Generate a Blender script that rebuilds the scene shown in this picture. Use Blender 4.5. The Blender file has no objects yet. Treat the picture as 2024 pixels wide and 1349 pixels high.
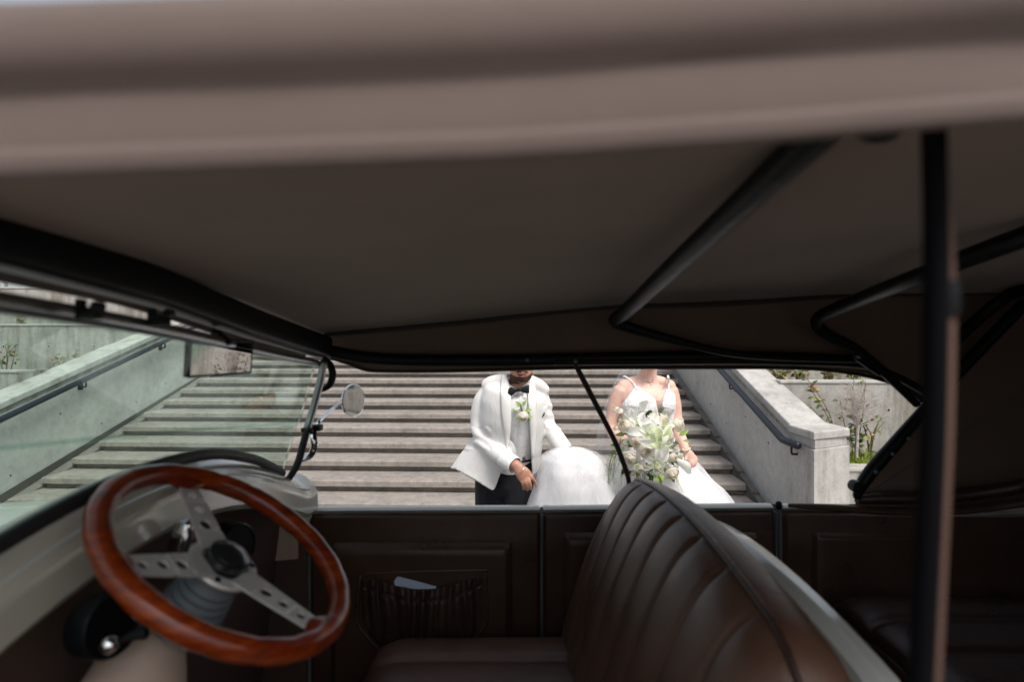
import bpy, bmesh, math, random
from mathutils import Vector, Matrix, noise
from mathutils.bvhtree import BVHTree
random.seed(7)
V = Vector
SC = bpy.context.scene
COL = SC.collection

# ------------------------------------------------------------------ camera, sky, sun, exposure
F, CX, YH, CAMZ = 1150.0, 1012.0, 692.0, 1.6      # focal length in photo pixels, horizon row, eye height
cam = bpy.data.cameras.new('camera')
cam_o = bpy.data.objects.new('camera', cam)
COL.objects.link(cam_o)
cam_o.location = (0, 0, CAMZ)
cam_o.rotation_euler = (math.radians(90), 0, 0)
cam.sensor_width = 36.0
cam.lens = 36.0 * F / 2024.0
cam.shift_y = (YH - 674.5) / 2024.0
cam.clip_start = 0.02
cam.clip_end = 1000
cam.dof.use_dof = True
cam.dof.focus_distance = 3.4
cam.dof.aperture_fstop = 2.7
SC.camera = cam_o
SUN_EL, SUN_AZ = math.radians(57), math.radians(152)   # azimuth clockwise from +Y
world = bpy.data.worlds.new('World')
SC.world = world
world.use_nodes = True
wt = world.node_tree
bg = wt.nodes['Background']
sky = wt.nodes.new('ShaderNodeTexSky')
sky.sky_type = 'NISHITA'
sky.sun_disc = False
sky.sun_elevation = SUN_EL
sky.sun_rotation = SUN_AZ
sky.dust_density = 4.0
sky.air_density = 1.0
hsv = wt.nodes.new('ShaderNodeHueSaturation')
hsv.inputs['Saturation'].default_value = 0.40
wt.links.new(sky.outputs[0], hsv.inputs['Color'])
wt.links.new(hsv.outputs[0], bg.inputs['Color'])
bg.inputs['Strength'].default_value = 0.15
sun = bpy.data.lights.new('sun', 'SUN')
sun.energy = 2.0
sun.angle = math.radians(18)
sun.color = (1.0, 0.95, 0.88)
sun_o = bpy.data.objects.new('sun', sun)
COL.objects.link(sun_o)
sd = V((math.sin(SUN_AZ) * math.cos(SUN_EL), math.cos(SUN_AZ) * math.cos(SUN_EL), math.sin(SUN_EL)))
sun_o.rotation_euler = (-sd).to_track_quat('-Z', 'Y').to_euler()
sun_o.location = sd * 30
SC.view_settings.view_transform = 'Standard'
SC.view_settings.look = 'None'
SC.view_settings.gamma = 1
SC.view_settings.exposure = 0.3
SC.cycles.max_bounces = 10
SC.cycles.transparent_max_bounces = 24
SC.cycles.use_denoising = True

# ------------------------------------------------------------------ helpers
def P(px, py, Y):
    return V(((px - CX) / F * Y, Y, CAMZ - (py - YH) / F * Y))
def PX(v):
    return (CX + F * v[0] / v[1], YH - F * (v[2] - CAMZ) / v[1])
SA = 0.042236
def S(l, d, z):      # staircase frame: lateral, depth, height relative to the eye
    return V((l * math.cos(SA) + d * math.sin(SA), -l * math.sin(SA) + d * math.cos(SA), CAMZ + z))
def lerp(a, b, t): return a + (b - a) * t
def interp(tab, x):
    if x <= tab[0][0]: return tab[0][1]
    for (x0, y0), (x1, y1) in zip(tab, tab[1:]):
        if x <= x1: return lerp(y0, y1, (x - x0) / (x1 - x0))
    return tab[-1][1]
def catmull(pts, sub):
    n = len(pts); out = []
    if n < 3: return [lerp(pts[0], pts[-1], i / sub) for i in range(sub + 1)]
    for i in range(n - 1):
        p0, p1, p2, p3 = pts[max(i - 1, 0)], pts[i], pts[i + 1], pts[min(i + 2, n - 1)]
        for k in range(sub):
            t = k / sub
            out.append(0.5 * ((2 * p1) + (p2 - p0) * t + (2 * p0 - 5 * p1 + 4 * p2 - p3) * t * t + (3 * p1 - p0 - 3 * p2 + p3) * t ** 3))
    out.append(pts[-1])
    return out

class MB:
    def __init__(s): s.v = []; s.f = []
    def add(s, vs, fs):
        o = len(s.v); s.v += [V(x) for x in vs]; s.f += [tuple(i + o for i in f) for f in fs]; return s
    def box(s, c, size, R=None, bev=0.0):
        hx, hy, hz = (x / 2 for x in size)
        R = R or Matrix.Identity(3)
        if bev <= 0:
            vs = [V(c) + R @ V((sx * hx, sy * hy, sz * hz)) for sx in (-1, 1) for sy in (-1, 1) for sz in (-1, 1)]
            return s.add(vs, [(0, 1, 3, 2), (4, 6, 7, 5), (0, 4, 5, 1), (2, 3, 7, 6), (0, 2, 6, 4), (1, 5, 7, 3)])
        bm = bmesh.new(); bmesh.ops.create_cube(bm, size=1)
        for v in bm.verts: v.co = V((v.co.x * 2 * hx, v.co.y * 2 * hy, v.co.z * 2 * hz))
        bmesh.ops.bevel(bm, geom=list(bm.edges), offset=bev, segments=2, affect='EDGES', profile=0.6)
        bm.verts.index_update()
        s.add([V(c) + R @ v.co for v in bm.verts], [[v.index for v in f.verts] for f in bm.faces]); bm.free(); return s
    def loft(s, pts, rad, ref=(1, 0, 0), n=14, sub=5, cap=True, closed=False):
        pts = [V(p) for p in pts]
        rad = [V((r, r, 0)) if isinstance(r, (int, float)) else V((r[0], r[1], 0)) for r in (rad if isinstance(rad, list) else [rad] * len(pts))]
        if sub > 1: c = catmull(pts, sub); r = catmull(rad, sub)
        else: c, r = pts, rad
        ref = V(ref); o = len(s.v); rings = []
        m = len(c)
        def ring(p, T, ra, rb):
            sd_ = ref - T * T.dot(ref)
            if sd_.length < 0.05: sd_ = V((0, 0, 1)) - T * T.z
            sd_.normalize(); ot = T.cross(sd_)
            k = len(s.v)
            for i in range(n):
                a = 2 * math.pi * i / n
                s.v.append(p + sd_ * (math.cos(a) * ra) + ot * (math.sin(a) * rb))
            rings.append(k)
        Ts = []
        for i in range(m):
            T = (c[min(i + 1, m - 1)] - c[max(i - 1, 0)])
            if closed: T = c[(i + 1) % m] - c[(i - 1) % m]
            Ts.append(T.normalized() if T.length > 1e-9 else V((0, 0, 1)))
        if cap and not closed:
            e = min(r[0].x, r[0].y); ring(c[0] - Ts[0] * e * 0.55, Ts[0], r[0].x * .45, r[0].y * .45); ring(c[0] - Ts[0] * e * .32, Ts[0], r[0].x * .8, r[0].y * .8)
        for i in range(m): ring(c[i], Ts[i], max(r[i].x, 1e-4), max(r[i].y, 1e-4))
        if cap and not closed:
            e = min(r[-1].x, r[-1].y); ring(c[-1] + Ts[-1] * e * .32, Ts[-1], r[-1].x * .8, r[-1].y * .8); ring(c[-1] + Ts[-1] * e * .55, Ts[-1], r[-1].x * .45, r[-1].y * .45)
        R_ = rings + ([rings[0]] if closed else [])
        for a, b in zip(R_, R_[1:]):
            for i in range(n):
                j = (i + 1) % n
                s.f.append((a + i, a + j, b + j, b + i))
        if cap and not closed:
            s.f.append(tuple(rings[0] + i for i in reversed(range(n)))); s.f.append(tuple(rings[-1] + i for i in range(n)))
        return s
    def grid(s, fn, nu, nv, cu=False):
        o = len(s.v)
        for i in range(nu + 1):
            for j in range(nv + 1): s.v.append(V(fn(i / nu, j / nv)))
        for i in range(nu):
            for j in range(nv):
                a = o + i * (nv + 1) + j
                s.f.append((a, a + nv + 1, a + nv + 2, a + 1))
        return s
    def ball(s, c, r, R=None, nu=12, nv=8):
        r = (r, r, r) if isinstance(r, (int, float)) else r
        R = R or Matrix.Identity(3)
        def fn(u, v):
            a, b = u * 2 * math.pi, (v - .5) * math.pi
            return V(c) + R @ V((r[0] * math.cos(a) * math.cos(b), r[1] * math.sin(a) * math.cos(b), r[2] * math.sin(b)))
        return s.grid(fn, nu, nv)
    def lathe(s, prof, c, axis, n=24):      # prof: (radius, distance along axis)
        ax = V(axis).normalized(); sd_ = ax.orthogonal().normalized(); ot = ax.cross(sd_)
        def fn(u, v):
            k = v * (len(prof) - 1); i = min(int(k), len(prof) - 2); t = k - i
            r = lerp(prof[i][0], prof[i + 1][0], t); h = lerp(prof[i][1], prof[i + 1][1], t); a = u * 2 * math.pi
            return V(c) + ax * h + sd_ * (r * math.cos(a)) + ot * (r * math.sin(a))
        return s.grid(fn, n, len(prof) - 1)
    def prism(s, poly, d):                   # planar polygon extruded by vector d
        n = len(poly); d = V(d)
        vs = [V(p) for p in poly] + [V(p) + d for p in poly]
        return s.add(vs, [tuple(range(n)), tuple(reversed(range(n, 2 * n)))] + [(i, i + n, (i + 1) % n + n, (i + 1) % n) for i in range(n)])

def mesh_of(mb, name='mesh', weld=True):
    me = bpy.data.meshes.new(name)
    me.from_pydata([tuple(v) for v in mb.v], [], [tuple(f) for f in mb.f])
    bm = bmesh.new(); bm.from_mesh(me)
    if weld: bmesh.ops.remove_doubles(bm, verts=bm.verts, dist=1e-5)
    bmesh.ops.recalc_face_normals(bm, faces=bm.faces)
    bm.to_mesh(me); bm.free()
    return me
def wmat(o):
    return Matrix.LocRotScale(o.location, o.rotation_euler, o.scale) if o.parent is None else o.parent['_w'] if False else o.matrix_parent_inverse
WORLD = {}
def thing(name, label, cat, loc=(0, 0, 0), rotz=0, group=None):
    o = bpy.data.objects.new(name, None); COL.objects.link(o)
    o.location = loc; o.rotation_euler = (0, 0, rotz); o.empty_display_size = .1
    WORLD[o.name] = Matrix.Translation(V(loc)) @ Matrix.Rotation(rotz, 4, 'Z')
    o['label'] = label; o['category'] = cat
    if group: o['group'] = group
    return o
def place(o, parent, w):
    WORLD[o.name] = w
    if parent:
        o.parent = parent
        o.matrix_basis = WORLD[parent.name].inverted() @ w
    else:
        o.matrix_basis = w
def obj(name, src, mat, parent=None, smooth=True, label=None, cat=None, group=None, kind=None, origin=None, auto=35):
    me = src if isinstance(src, bpy.types.Mesh) else mesh_of(src, name)
    me.name = name
    o = bpy.data.objects.new(name, me); COL.objects.link(o)
    if me.vertices:
        xs = [v.co for v in me.vertices]
        lo = V((min(v[i] for v in xs) for i in range(3))); hi = V((max(v[i] for v in xs) for i in range(3)))
        org = V(origin) if origin else V(((lo.x + hi.x) / 2, (lo.y + hi.y) / 2, lo.z if parent is None else (lo.z + hi.z) / 2))
        me.transform(Matrix.Translation(-org))
    else: org = V((0, 0, 0))
    place(o, parent, Matrix.Translation(org))
    for m in (mat if isinstance(mat, list) else [mat]): me.materials.append(M[m] if isinstance(m, str) else m)
    if smooth:
        for p in me.polygons: p.use_smooth = True
        if auto and auto < 180:
            sharp_edges(me, math.radians(auto))
    if label: o['label'] = label
    if cat: o['category'] = cat
    if group: o['group'] = group
    if kind: o['kind'] = kind
    return o
def sharp_edges(me, ang):
    bm = bmesh.new(); bm.from_mesh(me)
    for e in bm.edges:
        if len(e.link_faces) == 2 and e.calc_face_angle(0) > ang: e.smooth = False
    bm.to_mesh(me); bm.free()
def bevel(o, w, seg=2):
    m = o.modifiers.new('edge', 'BEVEL'); m.width = w; m.segments = seg; m.limit_method = 'ANGLE'; m.angle_limit = math.radians(40); return o
def solid(o, t, off=0):
    m = o.modifiers.new('thick', 'SOLIDIFY'); m.thickness = t; m.offset = off; return o
def subsurf(o, n=1):
    m = o.modifiers.new('sub', 'SUBSURF'); m.levels = n; m.render_levels = n; return o
def copy_at(src, parent, w):
    c = src.copy(); COL.objects.link(c); place(c, parent, w); return c
def fuse(mb, voxel=.006, smooth=6):
    me = mesh_of(mb, 'tmp', weld=True)
    o = bpy.data.objects.new('tmp', me); COL.objects.link(o)
    r = o.modifiers.new('r', 'REMESH'); r.mode = 'VOXEL'; r.voxel_size = voxel
    s_ = o.modifiers.new('s', 'SMOOTH'); s_.factor = .5; s_.iterations = smooth
    dg = bpy.context.evaluated_depsgraph_get(); dg.update()
    out = bpy.data.meshes.new_from_object(o.evaluated_get(dg))
    bpy.data.objects.remove(o); bpy.data.meshes.remove(me)
    return out
def keep_faces(me, test, smooth=10):
    bm = bmesh.new(); bm.from_mesh(me); bm.normal_update()
    bad = [f for f in bm.faces if not test(f.calc_center_median(), f.normal)]
    bmesh.ops.delete(bm, geom=bad, context='FACES')
    for it in range(smooth):                 # relax the cut edge along itself
        new = {}
        for v in bm.verts:
            if not v.is_boundary: continue
            nb = [e.other_vert(v).co for e in v.link_edges if e.is_boundary]
            if len(nb) == 2: new[v] = v.co * .5 + (nb[0] + nb[1]) * .25
        for v, c in new.items(): v.co = c
    bm.to_mesh(me); bm.free(); return me
def bvh_of(me):
    return BVHTree.FromPolygons([v.co.copy() for v in me.vertices], [tuple(p.vertices) for p in me.polygons])
EYE = V((0, 0, CAMZ))
def drape(tree, px, py, off, dflt):
    d = (P(px, py, 1) - EYE).normalized()
    h = tree.ray_cast(EYE, d)
    if h[0] is None: return P(px, py, dflt)
    return h[0] - d * off
def inpoly(x, y, poly):
    c = False; n = len(poly)
    for i in range(n):
        x0, y0 = poly[i]; x1, y1 = poly[i - 1]
        if (y0 > y) != (y1 > y) and x < (x1 - x0) * (y - y0) / (y1 - y0) + x0: c = not c
    return c
def rotmat(fr, to):
    return V(fr).rotation_difference(V(to)).to_matrix()

# ------------------------------------------------------------------ materials
M = {}
def nodes(name):
    m = bpy.data.materials.new(name); m.use_nodes = True; M[name] = m
    nt = m.node_tree; b = nt.nodes['Principled BSDF']
    return m, nt, b
def N(nt, typ, **kw):
    n = nt.nodes.new(typ)
    for k, v in kw.items():
        if k in n.inputs: n.inputs[k].default_value = v
        else: setattr(n, k, v)
    return n
def pos(nt, scale=(1, 1, 1)):
    g = N(nt, 'ShaderNodeNewGeometry'); mp = N(nt, 'ShaderNodeMapping'); mp.inputs['Scale'].default_value = scale
    nt.links.new(g.outputs['Position'], mp.inputs['Vector']); return mp.outputs[0]
def ramp(nt, src, stops):
    r = N(nt, 'ShaderNodeValToRGB'); el = r.color_ramp.elements
    while len(el) < len(stops): el.new(.5)
    for e, (p_, c) in zip(el, stops): e.position = p_; e.color = (*c, 1) if len(c) == 3 else c
    nt.links.new(src, r.inputs[0]); return r.outputs[0]
def mixc(nt, a, b, fac, mode='MIX'):
    m = N(nt, 'ShaderNodeMix', data_type='RGBA', blend_type=mode)
    for i, x in ((6, a), (7, b), (0, fac)):
        if hasattr(x, 'is_linked'): nt.links.new(x, m.inputs[i])
        else: m.inputs[i].default_value = (*x, 1) if isinstance(x, tuple) else x
    return m.outputs[2]
def bump(nt, b, h, strength=.3, dist=.01):
    n = N(nt, 'ShaderNodeBump', Strength=strength, Distance=dist)
    nt.links.new(h, n.inputs['Height']); nt.links.new(n.outputs[0], b.inputs['Normal']); return n
def simple(name, c, rough=.5, metal=0, spec=.5, coat=0, nz=None, var=0.0, bmp=0.0, sheen=0):
    m, nt, b = nodes(name)
    b.inputs['Base Color'].default_value = (*c, 1); b.inputs['Roughness'].default_value = rough; b.inputs['Metallic'].default_value = metal
    b.inputs['Specular IOR Level'].default_value = spec; b.inputs['Coat Weight'].default_value = coat
    b.inputs['Coat Roughness'].default_value = .08
    if sheen: b.inputs['Sheen Weight'].default_value = sheen
    if nz:
        t = N(nt, 'ShaderNodeTexNoise', Scale=nz, Detail=5.0); nt.links.new(pos(nt), t.inputs['Vector'])
        if var:
            nt.links.new(ramp(nt, t.outputs[0], [(.25, tuple(x * (1 - var) for x in c)), (.75, tuple(min(1, x * (1 + var)) for x in c))]), b.inputs['Base Color'])
        if bmp: bump(nt, b, t.outputs[0], bmp, .004)
    return m
def concrete(name, c, streak=.5, pit=.6, dark=.55, tint=(.62, .54, .44), ps=26.0):
    m, nt, b = nodes(name)
    b.inputs['Roughness'].default_value = .88; b.inputs['Specular IOR Level'].default_value = .25
    p1 = pos(nt)
    big = N(nt, 'ShaderNodeTexNoise', Scale=1.7, Detail=6.0, Roughness=.62); nt.links.new(p1, big.inputs['Vector'])
    fine = N(nt, 'ShaderNodeTexNoise', Scale=95.0, Detail=4.0, Roughness=.7); nt.links.new(p1, fine.inputs['Vector'])
    st = N(nt, 'ShaderNodeTexNoise', Scale=1.0, Detail=7.0, Roughness=.65); nt.links.new(pos(nt, (5.5, 5.5, .75)), st.inputs['Vector'])
    vor = N(nt, 'ShaderNodeTexVoronoi', Scale=ps, Randomness=1.0); nt.links.new(p1, vor.inputs['Vector'])
    base = ramp(nt, big.outputs[0], [(.28, tuple(x * .8 for x in c)), (.5, c), (.74, tuple(min(1, x * 1.13) for x in c))])
    sf = ramp(nt, st.outputs[0], [(.62 - .16 * streak, (0, 0, 0)), (.78 - .1 * streak, (min(1, streak),) * 3)])
    base = mixc(nt, base, tuple(x * k for x, k in zip(c, tint)), sf)
    md = N(nt, 'ShaderNodeTexNoise', Scale=11.0, Detail=7.0, Roughness=.7); nt.links.new(p1, md.inputs['Vector'])
    base = mixc(nt, base, ramp(nt, md.outputs[0], [(.32, (1 - .30 * dark,) * 3), (.5, (1, 1, 1)), (.7, (1 + .2 * dark,) * 3)]), 1.0, 'MULTIPLY')
    ff = ramp(nt, fine.outputs[0], [(.3, (1 - .32 * dark,) * 3), (.7, (1 + .18 * dark,) * 3)])
    base = mixc(nt, base, ff, 1.0, 'MULTIPLY')
    pf = ramp(nt, vor.outputs['Distance'], [(.05, (1 - pit,) * 3), (.085, (1, 1, 1))])
    base = mixc(nt, base, pf, 1.0, 'MULTIPLY')
    nt.links.new(base, b.inputs['Base Color'])
    h = mixc(nt, fine.outputs[0], pf, .5, 'MULTIPLY')
    bump(nt, b, h, .55, .006)
    return m
concrete('concrete_wall', (.49, .48, .45), .22, .35, .5, (.75, .7, .62))
concrete('concrete_step', (.285, .256, .23), .35, .3, .9, (.7, .66, .6))
concrete('concrete_terrace', (.40, .385, .355), 1.0, .3, .6, (.46, .42, .36))
concrete('concrete_curb', (.2, .185, .17), .5, .3, .8)
concrete('concrete_pier', (.45, .435, .41), .65, .7, .6, (.55, .5, .45), 15.0)
concrete('paving', (.27, .25, .235), .2, .3, .6)
simple('rail_paint', (.014, .018, .030), .38, 0, .35)
simple('hole', (.02, .018, .016), .9)
def leather(name, c, rough=.36, sc=55):
    m, nt, b = nodes(name)
    b.inputs['Roughness'].default_value = rough; b.inputs['Specular IOR Level'].default_value = .36
    v = N(nt, 'ShaderNodeTexVoronoi', Scale=sc * 9.0); nt.links.new(pos(nt), v.inputs['Vector'])
    t = N(nt, 'ShaderNodeTexNoise', Scale=9.0, Detail=5.0); nt.links.new(pos(nt), t.inputs['Vector'])
    w = N(nt, 'ShaderNodeTexNoise', Scale=34.0, Detail=3.0); nt.links.new(pos(nt, (1, 1, .35)), w.inputs['Vector'])
    nt.links.new(ramp(nt, t.outputs[0], [(.3, tuple(x * .8 for x in c)), (.7, tuple(x * 1.2 for x in c))]), b.inputs['Base Color'])
    nt.links.new(ramp(nt, t.outputs[0], [(.3, (rough * .85,) * 3), (.7, (rough * 1.25,) * 3)]), b.inputs['Roughness'])
    h = mixc(nt, v.outputs['Distance'], w.outputs[0], .6)
    bump(nt, b, h, .35, .003)
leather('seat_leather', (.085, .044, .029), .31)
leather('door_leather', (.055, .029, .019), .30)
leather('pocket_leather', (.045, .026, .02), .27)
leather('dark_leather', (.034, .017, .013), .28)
def canvas(name, c, sc=900, st=.2):
    m, nt, b = nodes(name)
    b.inputs['Roughness'].default_value = .92; b.inputs['Specular IOR Level'].default_value = .15
    b.inputs['Sheen Weight'].default_value = .15
    t = N(nt, 'ShaderNodeTexNoise', Scale=3.2, Detail=6.0, Roughness=.6); nt.links.new(pos(nt), t.inputs['Vector'])
    wv = N(nt, 'ShaderNodeTexNoise', Scale=120.0, Detail=2.0); nt.links.new(pos(nt, (1, 6, 6)), wv.inputs['Vector'])
    nt.links.new(ramp(nt, t.outputs[0], [(.3, tuple(x * .86 for x in c)), (.7, tuple(x * 1.12 for x in c))]), b.inputs['Base Color'])
    bump(nt, b, wv.outputs[0], st, .002)
canvas('roof_lining', (.20, .145, .112))
canvas('roof_canvas', (.118, .088, .078))
canvas('valance_canvas', (.14, .10, .078))
simple('binding', (.03, .022, .02), .8)
simple('black_iron', (.005, .006, .007), .42, 0, .16, 0, 40, .3, .12)
simple('black_rubber', (.012, .012, .013), .6)
simple('strap', (.018, .012, .010), .7)
simple('post_black', (.004, .004, .005), .8, 0, .05)
simple('brown_strap', (.085, .043, .03), .8)
simple('body_paint', (.47, .49, .45), .22, 0, .5, .6)
simple('cream_paint', (.50, .44, .37), .3, 0, .5, .4, 8, .06)
simple('dash_paint', (.46, .44, .37), .22, 0, .5, .8)
simple('pink_panel', (.42, .32, .26), .6)
simple('dash_dark', (.075, .045, .035), .6)
simple('chrome', (.75, .76, .78), .09, 1)
simple('steel', (.52, .51, .48), .38, .3, .5, 0, 60, .1, .05)
simple('frame_metal', (.33, .34, .35), .28, .9)
simple('gauge_face', (.01, .012, .015), .25, 0, .5, .5)
simple('boot_grey', (.10, .12, .13), .6)
simple('mirror_glass', (.86, .86, .86), .015, 1)
simple('side_mirror_glass', (.52, .52, .52), .06, 1)
simple('paper', (.52, .62, .78), .7, 0, .3)
# varnished wood rim
m, nt, b = nodes('wood')
wv = N(nt, 'ShaderNodeTexNoise', Scale=16.0, Detail=8.0, Roughness=.65, Distortion=.6); nt.links.new(pos(nt, (1, 1, 6)), wv.inputs['Vector'])
nt.links.new(ramp(nt, wv.outputs[0], [(.3, (.07, .008, .0015)), (.52, (.17, .022, .0025)), (.75, (.31, .06, .005))]), b.inputs['Base Color'])
b.inputs['Roughness'].default_value = .30; b.inputs['Specular IOR Level'].default_value = .25; b.inputs['Coat Weight'].default_value = .45; b.inputs['Coat Roughness'].default_value = .06
# tinted window glass: thin pane
m, nt, b = nodes('green_glass')
nt.nodes.remove(b)
out = nt.nodes['Material Output']
tr = N(nt, 'ShaderNodeBsdfTransparent'); tr.inputs[0].default_value = (.875, .975, .935, 1)
gl = N(nt, 'ShaderNodeBsdfGlossy', Roughness=.02); gl.inputs[0].default_value = (.95, 1, .98, 1)
di = N(nt, 'ShaderNodeBsdfDiffuse'); di.inputs[0].default_value = (.55, .68, .64, 1)  # pale reflection on the pane, put into a patchy diffuse colour
lw = N(nt, 'ShaderNodeLayerWeight', Blend=.5); fr_ = ramp(nt, lw.outputs['Facing'], [(0, (.04,) * 3), (.55, (.05,) * 3), (.8, (.13,) * 3), (1, (.9,) * 3)])
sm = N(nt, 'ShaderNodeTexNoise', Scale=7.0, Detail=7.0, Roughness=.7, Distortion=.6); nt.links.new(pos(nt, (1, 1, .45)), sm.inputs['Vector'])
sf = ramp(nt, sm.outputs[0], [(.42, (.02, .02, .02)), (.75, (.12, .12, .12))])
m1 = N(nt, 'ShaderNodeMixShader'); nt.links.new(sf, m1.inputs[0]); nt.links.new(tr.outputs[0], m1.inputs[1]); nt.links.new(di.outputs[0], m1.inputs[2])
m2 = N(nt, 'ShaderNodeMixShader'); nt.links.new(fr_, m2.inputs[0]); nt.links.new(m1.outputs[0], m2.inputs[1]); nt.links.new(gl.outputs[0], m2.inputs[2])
nt.links.new(m2.outputs[0], out.inputs[0])
# people
def cloth(name, c, rough=.75, sc=14, b_=.25, sheen=.2):
    m, nt, b = nodes(name)
    b.inputs['Base Color'].default_value = (*c, 1); b.inputs['Roughness'].default_value = rough; b.inputs['Sheen Weight'].default_value = sheen
    b.inputs['Specular IOR Level'].default_value = .25
    t = N(nt, 'ShaderNodeTexNoise', Scale=sc, Detail=3.0, Distortion=.8); nt.links.new(pos(nt, (1, 1, .6)), t.inputs['Vector'])
    bump(nt, b, t.outputs[0], b_, .02)
cloth('jacket_white', (.72, .71, .69), .7, 11, .3)
cloth('shirt_white', (.80, .80, .80), .6, 22, .3)
cloth('lapel_satin', (.80, .785, .75), .42, 9, .12)
cloth('trouser_black', (.008, .009, .013), .8, 12, .3, .1)
cloth('bow_black', (.008, .008, .009), .45, 30, .2)
simple('belt', (.01, .01, .01), .4)
def skin(name, c, c2):
    m, nt, b = nodes(name)
    t = N(nt, 'ShaderNodeTexNoise', Scale=22.0, Detail=4.0); nt.links.new(pos(nt), t.inputs['Vector'])
    nt.links.new(ramp(nt, t.outputs[0], [(.3, c), (.7, c2)]), b.inputs['Base Color'])
    b.inputs['Roughness'].default_value = .5; b.inputs['Subsurface Weight'].default_value = .12; b.inputs['Subsurface Radius'].default_value = (.01, .004, .002)
    f = N(nt, 'ShaderNodeTexNoise', Scale=260.0, Detail=2.0); nt.links.new(pos(nt), f.inputs['Vector']); bump(nt, b, f.outputs[0], .08, .002)
skin('skin_tan', (.40, .19, .125), (.47, .24, .165))
skin('skin_fair', (.68, .42, .335), (.75, .49, .40))
simple('beard', (.075, .04, .028), .85, 0, .2, 0, 240, .6)
simple('hair_dark', (.02, .012, .008), .5)
simple('lips', (.36, .09, .075), .4)
simple('mouth_dark', (.05, .012, .012), .6)
simple('silver', (.7, .68, .64), .2, 1)
def lace(name):
    m, nt, b = nodes(name)
    b.inputs['Roughness'].default_value = .8
    v = N(nt, 'ShaderNodeTexVoronoi', Scale=70.0, feature='F1'); nt.links.new(pos(nt), v.inputs['Vector'])
    nt.links.new(ramp(nt, v.outputs['Distance'], [(.1, (.86, .85, .85)), (.7, (.74, .72, .73))]), b.inputs['Base Color'])
    bump(nt, b, v.outputs['Distance'], .6, .005)
lace('lace')
simple('sheer_nude', (.50, .33, .27), .6)
def tulle(name, alpha, c=(.93, .93, .94), fold=7.0):
    m, nt, b = nodes(name); nt.nodes.remove(b); out = nt.nodes['Material Output']
    tr = N(nt, 'ShaderNodeBsdfTransparent'); di = N(nt, 'ShaderNodeBsdfDiffuse'); di.inputs[0].default_value = (*c, 1)
    tl = N(nt, 'ShaderNodeBsdfTranslucent'); tl.inputs[0].default_value = (*c, 1)
    cz = N(nt, 'ShaderNodeTexNoise', Scale=5.0, Detail=4.0, Distortion=2.2); nt.links.new(pos(nt, (3.2, 3.2, .9)), cz.inputs['Vector'])
    bp = N(nt, 'ShaderNodeBump', Strength=.22, Distance=.03); nt.links.new(cz.outputs[0], bp.inputs['Height']); nt.links.new(bp.outputs[0], di.inputs['Normal'])
    a = N(nt, 'ShaderNodeMixShader'); a.inputs[0].default_value = .3
    nt.links.new(di.outputs[0], a.inputs[1]); nt.links.new(tl.outputs[0], a.inputs[2])
    w = N(nt, 'ShaderNodeTexNoise', Scale=fold, Detail=3.0, Distortion=1.2); nt.links.new(pos(nt, (1.6, 1.6, .5)), w.inputs['Vector'])
    fz = ramp(nt, w.outputs[0], [(.35, (alpha - .10,) * 3), (.65, (min(1, alpha + .10),) * 3)])
    mx = N(nt, 'ShaderNodeMixShader'); nt.links.new(fz, mx.inputs[0]); nt.links.new(tr.outputs[0], mx.inputs[1]); nt.links.new(a.outputs[0], mx.inputs[2])
    nt.links.new(mx.outputs[0], out.inputs[0])
tulle('tulle', .45); tulle('tulle_thick', .88); tulle('veil', .22)
# plants
def leafmat(name, c, var=.35, tr_=.25):
    m, nt, b = nodes(name)
    t = N(nt, 'ShaderNodeTexNoise', Scale=30.0, Detail=3.0); nt.links.new(pos(nt), t.inputs['Vector'])
    nt.links.new(ramp(nt, t.outputs[0], [(.3, tuple(x * (1 - var) for x in c)), (.7, tuple(x * (1 + var) for x in c))]), b.inputs['Base Color'])
    b.inputs['Roughness'].default_value = .5; b.inputs['Transmission Weight'].default_value = 0
    b.inputs['Subsurface Weight'].default_value = tr_ * .4; b.inputs['Subsurface Radius'].default_value = (.004, .006, .002)
leafmat('leaf_green', (.075, .12, .035)); leafmat('leaf_yellow', (.26, .22, .045)); leafmat('leaf_red', (.19, .065, .04)); leafmat('leaf_dark', (.025, .06, .015))
leafmat('leaf_lime', (.28, .42, .10)); leafmat('grass_blade', (.24, .30, .05)); leafmat('cane', (.13, .12, .045)); leafmat('dry_twig', (.46, .41, .38), .3)
def petal(name, c, t=.5):
    m, nt, b = nodes(name); nt.nodes.remove(b); out = nt.nodes['Material Output']
    di = N(nt, 'ShaderNodeBsdfDiffuse'); tl = N(nt, 'ShaderNodeBsdfTranslucent'); gl = N(nt, 'ShaderNodeBsdfGlossy', Roughness=.45)
    w = N(nt, 'ShaderNodeTexNoise', Scale=60.0, Detail=3.0); nt.links.new(pos(nt), w.inputs['Vector'])
    col = ramp(nt, w.outputs[0], [(.3, tuple(x * .94 for x in c)), (.7, c)])
    nt.links.new(col, di.inputs[0]); nt.links.new(col, tl.inputs[0])
    a = N(nt, 'ShaderNodeMixShader'); a.inputs[0].default_value = t; nt.links.new(di.outputs[0], a.inputs[1]); nt.links.new(tl.outputs[0], a.inputs[2])
    k = N(nt, 'ShaderNodeMixShader'); k.inputs[0].default_value = .03; nt.links.new(a.outputs[0], k.inputs[1]); nt.links.new(gl.outputs[0], k.inputs[2])
    nt.links.new(k.outputs[0], out.inputs[0])
petal('petal_cream', (.95, .90, .80)); petal('petal_white', (.95, .95, .90), .45); petal('petal_lime', (.80, .88, .56)); petal('petal_heart', (.93, .80, .58))
simple('soil', (.06, .045, .03), .95, 0, .2, 0, 30, .4, .6)
simple('leaf_litter', (.10, .055, .03), .9)

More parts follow.
